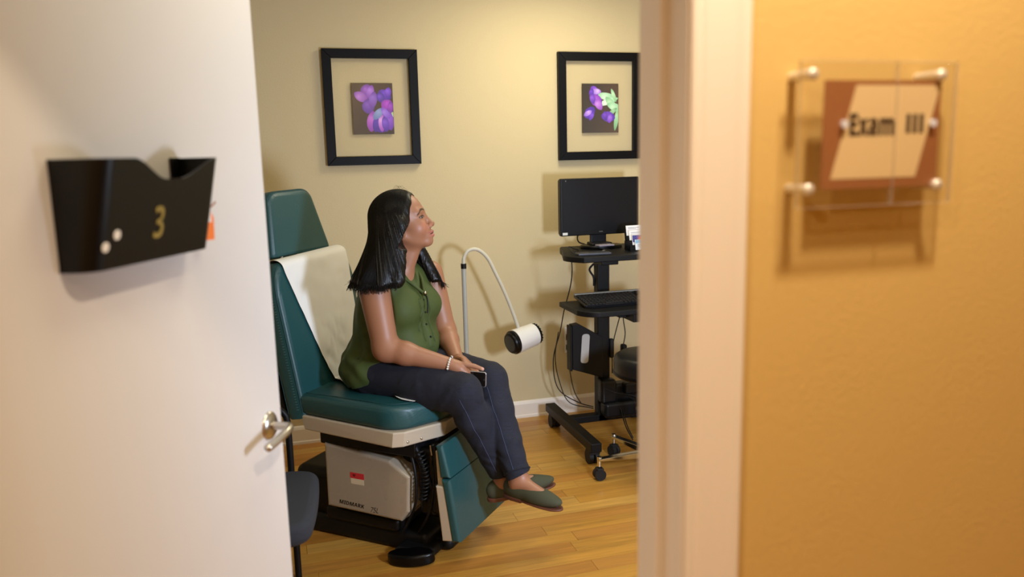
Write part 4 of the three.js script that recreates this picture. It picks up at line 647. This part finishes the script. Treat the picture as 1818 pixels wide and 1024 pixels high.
function leg(x, y, z, hip, kn, an, o) {
  let d = cap(x, y, z, hip, kn, 0.108, 0.066); const th = [0, 1, 2].map((i) => hip[i] + (kn[i] - hip[i]) * 0.55 - (i === 1 ? 0.028 : 0)), tk = [0, 1, 2].map((i) => hip[i] + (kn[i] - hip[i]) * 0.85 - (i === 1 ? 0.02 : 0)); d = smin(d, cap(x, y, z, th, tk, 0.078, 0.064), 0.04); const mid = [0, 1, 2].map((i) => kn[i] + (an[i] - kn[i]) * 0.3 - (i === 0 ? 0.012 : 0));
  d = smin(d, cap(x, y, z, kn, mid, 0.063, 0.063), 0.03); d = smin(d, cap(x, y, z, mid, an, 0.063, 0.046), 0.03); return d - o;
}
function arm(x, y, z, s, e, w, k) { let d = cap(x, y, z, s, e, 0.062 * k, 0.051 * k); const m = [0, 1, 2].map((i) => e[i] + (w[i] - e[i]) * 0.3); d = smin(d, cap(x, y, z, e, m, 0.048 * k, 0.045 * k), 0.025); d = smin(d, cap(x, y, z, m, w, 0.045 * k, 0.0265), 0.02); return d; }
// ---- feet (foot frame: x toward the toe, y up, z to the side)
const feet = [
  { an: J.anL, dir: [0.985, -0.02, 0.17], toeDown: -0.06 },
  { an: J.anR, dir: [0.72, 0, -0.68], toeDown: -0.15 }];
feet.forEach((f) => { const X = V(f.dir[0], -f.toeDown, f.dir[2]).normalize(), Z = X.clone().cross(V(0, 1, 0)).normalize(), Y = Z.clone().cross(X); f.to = (x, y, z) => { const dx = x - f.an[0], dy = y - f.an[1], dz = z - f.an[2]; return [dx * X.x + dy * X.y + dz * X.z, dx * Y.x + dy * Y.y + dz * Y.z, dx * Z.x + dy * Z.y + dz * Z.z]; }; });
function footF(p) { const [x, y, z] = p; let d = cap(x, y, z, [0, 0.02, 0], [-0.012, -0.04, 0], 0.034, 0.03); d = smin(d, cap(x, y, z, [0.0, -0.02, 0], [0.11, -0.052, 0], 0.033, 0.022), 0.03); d = smin(d, cap(x, y, z, [0.08, -0.055, 0], [0.165, -0.06, 0], 0.026, 0.016), 0.02); return d; }
function shoeOuter(p) { // slipper volume
  const [x, y, z] = p; let d = ell(x, y, z, [-0.02, -0.05, 0], [0.058, 0.046, 0.034]); d = smin(d, ell(x, y, z, [0.06, -0.058, 0], [0.09, 0.036, 0.037]), 0.03); d = smin(d, ell(x, y, z, [0.125, -0.064, 0], [0.078, 0.024, 0.037]), 0.03); return Math.max(d, -(y + 0.078 + 0.006 * sst(0.08, 0.2, x))); }
function shoeF(p) { const [x, y, z] = p; let d = shoeOuter(p); d = smax(d, -ell(x, y, z, [0.052, -0.008, 0], [0.088, 0.036, 0.028]), 0.006); return d; }
function soleF(p) { const [x, y, z] = p; let d = ell(x, 0, z, [-0.02, 0, 0], [0.060, 0.05, 0.034]); d = smin(d, ell(x, 0, z, [0.06, 0, 0], [0.08, 0.05, 0.033]), 0.03); d = smin(d, ell(x, 0, z, [0.125, 0, 0], [0.081, 0.05, 0.038]), 0.03); const y0 = -0.079 - 0.006 * sst(0.08, 0.2, x); const th = x < 0.03 ? 0.0085 : 0.0045; return smax(d, Math.abs(y - y0 + 0.003) - th, 0.004); }
// ---- hands: [points, radii] chains, each finger its own chain
const handR = { palm: [[J.wrR, [0.43, 0.772, 0.06], 0.0265, 0.024], [[0.418, 0.78, 0.064], [0.45, 0.757, 0.052], 0.022, 0.017], [[0.415, 0.776, 0.055], [0.442, 0.748, 0.036], 0.022, 0.016], [[0.41, 0.776, 0.052], [0.436, 0.752, 0.022], 0.018, 0.014]],
  fingers: [[[0.418, 0.79, 0.062], [0.45, 0.79, 0.05], [0.482, 0.783, 0.034], [0.512, 0.772, 0.022]], [[0.45, 0.757, 0.053], [0.482, 0.722, 0.054], [0.502, 0.698, 0.048], [0.514, 0.678, 0.042]], [[0.442, 0.748, 0.036], [0.474, 0.712, 0.036], [0.494, 0.685, 0.032], [0.502, 0.666, 0.028]], [[0.438, 0.75, 0.024], [0.462, 0.716, 0.018], [0.478, 0.69, 0.014], [0.484, 0.674, 0.012]], [[0.434, 0.752, 0.014], [0.448, 0.722, 0.006], [0.46, 0.7, 0.004], [0.466, 0.684, 0.004]]],
  rad: [[0.0125, 0.0105, 0.0098, 0.0072], [0.0105, 0.0095, 0.0085, 0.0068], [0.0105, 0.0095, 0.0085, 0.0068], [0.0098, 0.009, 0.008, 0.0064], [0.009, 0.0078, 0.007, 0.0058]] };
const handL = { palm: [[J.wrL, [0.378, 0.772, -0.03], 0.0265, 0.024], [[0.36, 0.775, -0.035], [0.41, 0.762, -0.02], 0.022, 0.017], [[0.36, 0.77, -0.04], [0.405, 0.758, -0.04], 0.02, 0.016]],
  fingers: [[[0.37, 0.785, -0.02], [0.4, 0.792, 0.0], [0.42, 0.79, 0.016], [0.436, 0.784, 0.026]], [[0.405, 0.765, -0.012], [0.44, 0.755, 0.0], [0.46, 0.742, 0.004], [0.47, 0.73, 0.006]], [[0.41, 0.762, -0.024], [0.446, 0.756, -0.018], [0.468, 0.742, -0.012], [0.478, 0.728, -0.008]], [[0.408, 0.758, -0.036], [0.444, 0.75, -0.034], [0.464, 0.736, -0.03], [0.472, 0.722, -0.026]], [[0.402, 0.756, -0.048], [0.432, 0.748, -0.048], [0.448, 0.738, -0.046], [0.456, 0.728, -0.044]]], rad: handR.rad };
function handF(h, x, y, z) {
  let d = 9; for (const [a, b, ra, rb] of h.palm) d = smin(d, cap(x, y, z, a, b, ra, rb), 0.014);
  h.fingers.forEach((c, i) => { let f = 9; for (let k = 0; k < 3; k++) f = Math.min(f, cap(x, y, z, c[k], c[k + 1], h.rad[i][k], h.rad[i][k + 1])); d = smin(d, f, 0.005); }); return d;
}
function handColour(h) { return (x, y, z) => { let c = skinA.slice(); h.fingers.forEach((q) => { const t = q[3], dd = len3(x - t[0], y - t[1], z - t[2]); c = mixc(c, [0.56, 0.33, 0.24], (1 - sst(0.006, 0.011, dd)) * 0.8); }); return c; }; }
function bodyF(x, y, z) {
  let d = torso(x, y, z, -0.012);
  d = smin(d, neckF(x, y, z), 0.035);
  d = smin(d, arm(x, y, z, J.shR, J.elR, J.wrR, 1), 0.02); d = smin(d, arm(x, y, z, J.shL, J.elL, J.wrL, 0.9), 0.02);
  d = smin(d, leg(x, y, z, J.hipR, J.knR, J.anR, -0.02), 0.02); d = smin(d, leg(x, y, z, J.hipL, J.knL, J.anL, -0.02), 0.02);
  for (const f of feet) d = smin(d, footF(f.to(x, y, z)), 0.012);
  return d;
}
const skin = phys({ color: 0xffffff, vertexColors: true, roughness: 0.48, sheen: 0.15, sheenRoughness: 0.5, sheenColor: new THREE.Color(0.6, 0.35, 0.25) });
const HER = [0.38, 0, -3.264], HER_TURN = rad(-48);
const person = thing('person', 'woman in green sleeveless blouse and jeans seated on the exam chair', 'person', HER, HER_TURN);
{
  const bodyG = surf(bodyF, [-0.22, 0.22, -0.28], [0.86, 1.27, 0.28], 0.0075, (x, y, z) => (y > 1.19 ? headColour(x, y, z) : skinA));
  const headG = surf((x, y, z) => { const [a, b, c] = toHead(x, y, z); return smin(headF(a, b, c) * HS, Math.max(neckF(x, y, z), 1.18 - y), 0.02); }, [-0.03, 1.175, -0.14], [0.27, 1.46, 0.14], 0.0022, headColour);
  const hrG = surf((x, y, z) => Math.min(handF(handR, x, y, z), 9), [0.365, 0.645, -0.02], [0.535, 0.83, 0.115], 0.0022, handColour(handR));
  const hlG = surf((x, y, z) => handF(handL, x, y, z), [0.31, 0.7, -0.085], [0.5, 0.82, 0.045], 0.0026, handColour(handL));
  const body = mesh('body', mergeGeometries([bodyG, headG, hrG, hlG]), skin, person); body.userData.label = 'bare arms, hands, neck and face turned to the right';

  // blouse: loose over the torso, open neck, cut-away armholes, soft folds
  const fold = (x, y, z) => 0.0055 * noise(x * 9 + z * 4, y * 3.2, z * 9) + 0.0035 * noise(x * 22 + z * 10, y * 6, z * 22) + 0.004 * Math.sin((z * 0.9 + x * 0.5) * 70 + 2.2 * noise(x * 6, y * 5, z * 6)) * (1 - sst(0.82, 1.0, y)) + 0.004 * Math.sin(y * 85 + x * 40 + 4 * noise(x * 8, y * 8, z * 8)) * (1 - sst(0.7, 0.86, y));
  const blF = (x, y, z) => {
    let d = smin(torso(x, y, z, 0.006), ell(x, y, z, [0.12, 0.83, 0], [0.135, 0.11, 0.15]), 0.05); d = smin(d, ell(x, y, z, [-0.002, 0.715, 0.0], [0.166, 0.12, 0.204]), 0.05);
    d -= fold(x, y, z);
    d = smax(d, -cap(x, y, z, [0.12, 1.1, 0.19], [J.elR[0] + 0.02, J.elR[1], J.elR[2] + 0.035], 0.07, 0.06), 0.008); d = smax(d, -cap(x, y, z, [0.13, 1.11, -0.19], [J.elL[0], J.elL[1], J.elL[2] - 0.03], 0.066, 0.055), 0.008);
    d = smax(d, -cap(x, y, z, NECK0, NECK1, 0.066, 0.075), 0.006); d = smax(d, -cap(x, y, z, [0.15, 1.16, 0], [0.222, 1.055, 0], 0.045, 0.008), 0.006);
    return Math.max(d, 0.652 + 0.26 * Math.max(0, x + 0.07) + 0.004 * noise(x * 40, z * 40, 2) - y, y - 1.19);
  };
  const shirt = phys({ color: 0x3a4818, roughness: 0.72, sheen: 0.5, sheenRoughness: 0.45, sheenColor: new THREE.Color(0.22, 0.3, 0.1), bumpMap: scaled(weave, 14, 14), bumpScale: 0.0002 });
  const blouse = mesh('blouse', surf(blF, [-0.25, 0.6, -0.26], [0.32, 1.2, 0.26], 0.0062), shirt, person); blouse.userData.label = 'green sleeveless button front blouse';
  const frontX = (y, z) => { let x = 0.34; for (let i = 0; i < 400 && blF(x, y, z) > 0; i++) x -= 0.001; return x; };
  const strip = (z0, y0, y1, w, wave, h) => { const pos = [], idx = [], N = 46; for (let i = 0; i <= N; i++) { const y = y0 + (y1 - y0) * i / N, zc = z0 + wave * Math.sin(i * 0.33); for (const k of [-1, -0.4, 0.4, 1]) { const z = zc + k * w; pos.push(frontX(y, z) + (Math.abs(k) < 1 ? h : -0.002), y, z); } } for (let i = 0; i < N; i++) for (let k = 0; k < 3; k++) { const A = i * 4 + k, B = A + 1, C = A + 4, D = C + 1; idx.push(A, B, D, A, D, C); } const g = new THREE.BufferGeometry(); g.setAttribute('position', new THREE.Float32BufferAttribute(pos, 3)); g.setIndex(idx); g.computeVertexNormals(); return g; };
  const shirtD = shirt.clone(); shirtD.side = THREE.DoubleSide; shirtD.bumpMap = null;
  mesh('placket', strip(0.0, 1.045, 0.83, 0.014, 0.002, 0.004), shirtD, blouse);
  for (const [z, y1] of [[0.024, 0.86], [-0.022, 0.85], [0.04, 0.9]]) mesh('ruffle', strip(z, 1.03, y1, 0.006, 0.003, 0.007), shirtD, blouse);
  for (let k = 0; k < 4; k++) { const y = 1.02 - k * 0.05, s = new THREE.SphereGeometry(0.0045, 10, 8); s.translate(frontX(y, 0) + 0.005, y, 0.001); mesh('button', s, M.black, blouse); }
  // collar band along the neck opening and a fine necklace with a pendant
  const col1 = []; for (let k = 0; k <= 20; k++) { const a = -2.5 + k / 20 * 5, r = 0.071; const fx = Math.cos(a), dz = Math.sin(a) * r; col1.push(V(0.085 + fx * r * 0.95 + (fx > 0.4 ? (fx - 0.4) * 0.12 : 0), 1.142 - (fx > 0 ? fx * 0.085 * fx : 0) - (fx < 0 ? 0 : 0) + (fx < 0 ? 0.006 : 0), dz * (fx > 0.5 ? 1.5 * (1.03 - fx) + 0.0 : 1))); }
  mesh('collar', tube([[0.02, 1.155, 0.05], [0.07, 1.155, 0.072], [0.13, 1.135, 0.068], [0.18, 1.1, 0.042], [0.218, 1.055, 0.008], [0.232, 1.04, 0.0]].map((q) => V(...q)), 0.0065, 40, 8), shirtD, blouse);
  mesh('collar', tube([[0.02, 1.155, -0.05], [0.07, 1.155, -0.072], [0.13, 1.135, -0.068], [0.18, 1.1, -0.042], [0.218, 1.055, -0.008], [0.232, 1.04, 0.0]].map((q) => V(...q)), 0.0065, 40, 8), shirtD, blouse);
  mesh('tie_cord', join(tube([[0.228, 1.05, 0.004], [0.245, 1.03, 0.008], [0.25, 1.0, 0.012], [0.25, 0.97, 0.016]].map((q) => V(...q)), 0.0028, 24, 6)), M.black, blouse);
  { const s = new THREE.SphereGeometry(0.007, 12, 8); s.scale(0.6, 1, 1); s.translate(0.236, 1.05, 0.006); mesh('clasp', s, M.chrome, blouse); }
  const nk = mesh('necklace', tube([[0.075, 1.165, 0.058], [0.125, 1.125, 0.052], [0.165, 1.09, 0.03], [0.188, 1.066, 0.0], [0.165, 1.09, -0.03], [0.125, 1.125, -0.052]].map((q) => V(...q)), 0.0011, 60, 5), M.gold, person);
  // jeans
  const jF = (x, y, z) => {
    let d = ell(x, y, z, [0.0, 0.735, 0], [0.147, 0.118, 0.178]);
    const a = leg(x, y, z, J.hipR, J.knR, J.anR, 0.003), b = leg(x, y, z, J.hipL, J.knL, J.anL, 0.003);
    const lg = smin(a, b, 0.012); d = smin(d, lg, 0.04);
    d -= 0.0045 * Math.max(0, noise(x * 26 - y * 18, y * 26 + x * 14, z * 12)) * sst(0.4, 0.5, y) + 0.0035 * noise(x * 14 + y * 10, y * 30, z * 10) * sst(0.62, 0.55, y) * sst(0.36, 0.42, y);
    d -= 0.0022 * noise(x * 16, y * 16, z * 16) * sst(0.34, 0.42, y) + 0.0025 * noise(x * 30 + 5, y * 9, z * 30) * sst(0.02, 0.0, Math.abs(x - 0.47) - 0.06) + 0.002 * Math.sin((x * 0.6 + y) * 120 + noise(x * 20, y * 20, z * 20) * 3) * (1 - sst(0.40, 0.5, y)) * sst(0.36, 0.4, y);
    const cutL = (x - J.anL[0]) * 0.48 + (y - J.anL[1]) * -0.87 - 0.0, cutR = (x - J.anR[0]) * 0.22 + (y - J.anR[1]) * -0.97;
    const near = cap(x, y, z, J.knL, J.anL, 0, 0) < cap(x, y, z, J.knR, J.anR, 0, 0);
    return Math.max(d, near ? cutL + 0.004 : cutR + 0.004, y - 0.8);
  };
  const denim = std({ color: 0x181c2e, roughness: 0.88, bumpMap: scaled(weave, 9, 9), bumpScale: 0.0006, map: (() => { const t = tiled(256, wrap((u, v) => 0.8 + 0.14 * noise(u * 70, v * 70, 31) + 0.1 * Math.sin((u + v) * Math.PI * 2 * 60))); t.colorSpace = THREE.SRGBColorSpace; return scaled(t, 6, 6); })() });
  const jeans = mesh('jeans', surf(jF, [-0.22, 0.29, -0.27], [0.76, 0.86, 0.27], 0.0062), denim, person); jeans.userData.label = 'dark blue denim jeans';
  const K = (a, b, t) => a.map((v, i) => v + (b[i] - v) * t), onJ = (p, n, lift = 0.0012) => { const q = V(...p); const d = V(...n).normalize(); q.addScaledVector(d, 0.12); for (let i = 0; i < 240 && jF(q.x, q.y, q.z) > 0; i++) q.addScaledVector(d, -0.0008); return q.addScaledVector(d, lift); };
  for (const [k, a, n] of [[J.knL, J.anL, [0.35, 0.2, 1]], [J.knR, J.anR, [0.35, 0.2, 1]]]) { const pts = []; for (let i = 0; i <= 24; i++) pts.push(onJ(K(k, a, 0.06 + 0.86 * i / 24), n)); mesh('side_seam', tube(pts, 0.0012, 60, 5), std({ color: 0x3c4360, roughness: 0.9 }), jeans); }
  { // hem stitched ring at the front ankle
    const c = K(J.knL, J.anL, 0.945), d = V(...J.anL).sub(V(...J.knL)).normalize(), u = d.clone().cross(V(0, 0, 1)).normalize(), v = d.clone().cross(u); const pts = []; for (let i = 0; i < 26; i++) { const a = i / 26 * Math.PI * 2, q = V(...c).addScaledVector(u, 0.0505 * Math.cos(a)).addScaledVector(v, 0.0505 * Math.sin(a)); pts.push(q); } mesh('hem', tube(pts, 0.0035, 70, 6, true), denim, jeans); }
  // shoes
  const suede = phys({ color: 0x3b3c28, roughness: 0.85, sheen: 0.4, sheenRoughness: 0.5, sheenColor: new THREE.Color(0.2, 0.24, 0.14) }), soleM = std({ color: 0x5c3423, roughness: 0.5 });
  feet.forEach((f, i) => { const lo = f.an.map((v, k) => v - [0.13, 0.13, 0.16][k]), hi = f.an.map((v, k) => v + [0.24, 0.03, 0.16][k]);
    const s = mesh('shoe', surf((x, y, z) => shoeF(f.to(x, y, z)), lo, hi, 0.003), suede, person); s.userData.label = i ? 'olive flat shoe on the rear foot' : 'olive flat shoe on the front foot';
    mesh('sole', surf((x, y, z) => soleF(f.to(x, y, z)), lo, hi, 0.003), soleM, s); });
  // bracelet beads and ear stud
  { const d = V(...J.wrR).sub(V(...J.elR)).normalize(), u = d.clone().cross(V(0, 1, 0)).normalize(), v = d.clone().cross(u), c = V(...K(J.elR, J.wrR, 0.97)); const bs = []; for (let k = 0; k < 22; k++) { const a = k / 22 * Math.PI * 2, s = new THREE.SphereGeometry(0.0046, 8, 6), q = c.clone().addScaledVector(u, 0.0315 * Math.cos(a)).addScaledVector(v, 0.0315 * Math.sin(a)); s.translate(q.x, q.y, q.z); bs.push([s, k % 5 === 2]); }
    const br = mesh('bracelet', (() => { const pts = []; for (let k = 0; k < 24; k++) { const a = k / 24 * Math.PI * 2; pts.push(c.clone().addScaledVector(u, 0.0305 * Math.cos(a)).addScaledVector(v, 0.0305 * Math.sin(a))); } return tube(pts, 0.0016, 60, 6, true); })(), M.rubber, person); br.userData.label = 'pale beaded bracelet';
    const bw = std({ color: 0xd6cfc4, roughness: 0.3 }); for (const [s, dark] of bs) mesh('bead', s, dark ? M.rubber : bw, br); }
  { const s = new THREE.SphereGeometry(0.004, 12, 10), q = fromHead(0.004, -0.041, 0.077); s.translate(...q); mesh('ear_stud', s, M.chrome, person); }

  // hair: a parted cap with a heavy curtain that ends on the shoulders
  const ends = [[-0.06, 1.125, 0.0], [-0.03, 1.12, 0.065], [0.008, 1.118, 0.128], [0.045, 1.112, 0.185], [0.105, 1.105, 0.208], [0.16, 1.107, 0.185], [0.2, 1.115, 0.135]];
  const roots = [[-0.08, 0.0, -0.02], [-0.075, 0.0, 0.02], [-0.065, 0.0, 0.05], [-0.05, 0.0, 0.07], [-0.03, 0.0, 0.08], [-0.012, 0.0, 0.083], [0.0, -0.005, 0.08]].map((q) => fromHead(...q));
  const farE = [[-0.08, 1.11, -0.06], [-0.04, 1.11, -0.12], [0.07, 1.09, -0.155], [0.175, 1.065, -0.14], [0.215, 1.07, -0.105]], farR = [[-0.095, 0, -0.04], [-0.07, 0, -0.065], [-0.03, 0, -0.08], [-0.005, 0, -0.083], [0.005, -0.005, -0.08]].map((q) => fromHead(...q));
  const hairF = (X, Y, Z, rough = 1) => {
    const [x, y, z] = toHead(X, Y, Z);
    let d = ell(x, y, z, [-0.009, 0.036, 0], [0.105, 0.092, 0.088]) * HS;
    d = smin(d, ell(x, y, z, [-0.033, 0.0, 0], [0.080, 0.09, 0.088]) * HS, 0.03);
    for (let i = 0; i < ends.length; i++) d = smin(d, cap(X, Y, Z, roots[i], ends[i], 0.034, 0.03), 0.035);
    for (let i = 0; i < farE.length - 1; i++) for (const f of [0, 0.5]) d = smin(d, cap(X, Y, Z, farR[i].map((v, q) => v + (farR[i + 1][q] - v) * f), farE[i].map((v, q) => v + (farE[i + 1][q] - v) * f), 0.03, 0.022), 0.03);
    const ang = Math.atan2(z, x + 0.03), fl = noise(ang * 14, Y * 2.2, 3) * 0.0035 + noise(ang * 42, Y * 1.5, 7) * 0.0016 + noise(ang * 95, Y * 2, 9) * 0.0009;
    d -= rough * fl * sst(1.46, 1.3, Y) + rough * noise(z * 60, x * 6, 2) * 0.0008;
    // parting: a shallow groove over the crown
    d += 0.004 * Math.exp(-(((z + 0.012) / 0.004) ** 2)) * sst(0.06, 0.1, y) * sst(-0.06, 0.0, x);
    // keep the face and throat free
    const line = 0.036 + 0.42 * Math.max(y, -0.07) + 0.012 * noise(y * 40, z * 30, 5) - 0.02 * sst(0.0, -0.06, y) + 0.09 * sst(-0.07, -0.15, y);
    if (Math.abs(z) < 0.2) d = smax(d, x - line - (z < -0.03 ? 0.01 : 0), 0.008);
    d = smax(d, -Math.min(ell(x, y, z, [0.052, -0.05, 0.0], [0.055, 0.1, 0.071]) * HS, 9), 0.006);
    // inside of the curtain follows the neck
    d = smax(d, -(cap(X, Y, Z, [0.1, 1.05, 0], [0.135, 1.24, -0.01], 0.062, 0.05)), 0.01);
    // ragged lower edge
    const cut = 1.082 + 0.012 * noise(ang * 22, 3, 1) + 0.006 * noise(ang * 70, 5, 2) + 0.03 * sst(0.02, -0.1, X) ; return Math.max(d, cut - Y);
  };
  const hairM = phys({ color: 0x050404, roughness: 0.42, specularIntensity: 0.55, sheen: 0.05, sheenRoughness: 0.3, sheenColor: new THREE.Color(0.35, 0.34, 0.36) });
  const hair = mesh('hair', surf(hairF, [-0.17, 1.06, -0.21], [0.26, 1.48, 0.24], 0.0036), hairM, person); hair.userData.label = 'straight black shoulder length hair';
  // separate strands lying on the surface, some loose at the ends
  const strands = [];
  const drop = (p) => { for (let k = 0; k < 6; k++) { const e = 0.004, d = hairF(p.x, p.y, p.z, 0); const g = V(hairF(p.x + e, p.y, p.z, 0) - hairF(p.x - e, p.y, p.z, 0), hairF(p.x, p.y + e, p.z, 0) - hairF(p.x, p.y - e, p.z, 0), hairF(p.x, p.y, p.z + e, 0) - hairF(p.x, p.y, p.z - e, 0)).normalize(); p.addScaledVector(g, -(d - 0.0008) * 0.8); } return p; };
  for (let i = 0; i < 900; i++) {
    const near = rnd() < 0.75, E2 = near ? ends : farE, R2 = near ? roots : farR, t = rnd() * (E2.length - 1.001), k = Math.floor(t), f = t - k, root = K(R2[k], R2[k + 1], f), end = K(E2[k], E2[k + 1], f);
    const a = rnd(), top = fromHead(-0.075 + 0.14 * t / (E2.length - 1) + 0.02 * (a - 0.5), 0.13, near ? 0.0 : -0.02), out = V(...end).sub(V(...K(roots[3], farR[2], 0.5))); out.y = 0; out.normalize();
    const side = V(...root).addScaledVector(out, 0.035), low = V(...end).addScaledVector(out, 0.03 + 0.012 * rnd()), pts = []; for (let q = 0; q < 8; q++) pts.push(drop(V(...K(top, side.toArray(), q / 8)).addScaledVector(out, 0.04 * Math.sin(Math.PI * q / 8)))); pts.push(drop(side.clone()), drop(V(...K(side.toArray(), low.toArray(), 0.35))), drop(V(...K(side.toArray(), low.toArray(), 0.7))), drop(low.clone()));
    const tip = pts[pts.length - 1].clone().add(V((rnd() - 0.5) * 0.02, -0.016 - 0.02 * rnd(), (rnd() - 0.5) * 0.02)).addScaledVector(out, 0.008 * rnd() + (rnd() < 0.12 ? 0.015 : 0)); pts.push(tip);
    if (pts.some((p) => { const h = toHead(p.x, p.y, p.z); return h[0] > 0.05 + 0.42 * Math.max(h[1], -0.07) + 0.09 * sst(-0.07, -0.15, h[1]); })) continue;
    strands.push(new THREE.TubeGeometry(new THREE.CatmullRomCurve3(pts), 26, 0.0005 + 0.0004 * rnd(), 3));
  }
  for (let i = 0; i < 7; i++) { const p = V(...fromHead(0.03 - 0.01 * i * 0.4, 0.125, -0.03 + 0.005 * i)); drop(p); const q = p.clone().add(V(0.012 + 0.012 * rnd(), 0.008 + 0.008 * rnd(), (rnd() - 0.5) * 0.02)), r = q.clone().add(V(0.014, -0.004 - 0.006 * rnd(), (rnd() - 0.5) * 0.01)); strands.push(new THREE.TubeGeometry(new THREE.CatmullRomCurve3([p, q, r]), 10, 0.0004, 3)); }
  mesh('strands', join(strands), hairM, hair).userData.kind = 'stuff';
}
// phone held between thumb and fingers
{
  const u = V(0.97, -0.03, -0.22).normalize(), n = V(0.22, 0.05, 0.97).normalize(), v = n.clone().cross(u).normalize(), n2 = u.clone().cross(v);
  const ph = thing('phone', 'dark phone with silver edge in the right hand of the woman', 'phone', HER, HER_TURN);
  const base = new THREE.Matrix4().makeBasis(u, v, n2).setPosition(0.456, 0.726, 0.0165);
  const put = (g) => g.applyMatrix4(base);
  const shell = extrude(roundRect(0.122, 0.06, 0.009), 0.0044, 0.0016, 3); shell.translate(0, 0, -0.0038);
  mesh('phone_shell', put(shell), std({ color: 0xc4c4c8, roughness: 0.25, metalness: 0.8 }), ph);
  const scr = extrude(roundRect(0.117, 0.055, 0.007), 0.0006); scr.translate(0, 0, 0.0038 - 0.0016); mesh('phone_screen', put(scr), phys({ color: 0x17120f, roughness: 0.12 }), ph);
  const btn = new THREE.CylinderGeometry(0.004, 0.004, 0.0006, 16); btn.rotateX(Math.PI / 2); btn.translate(0.054, 0, 0.003); mesh('home_button', put(btn), M.chrome, ph);
}
renderer.render(scene, camera);
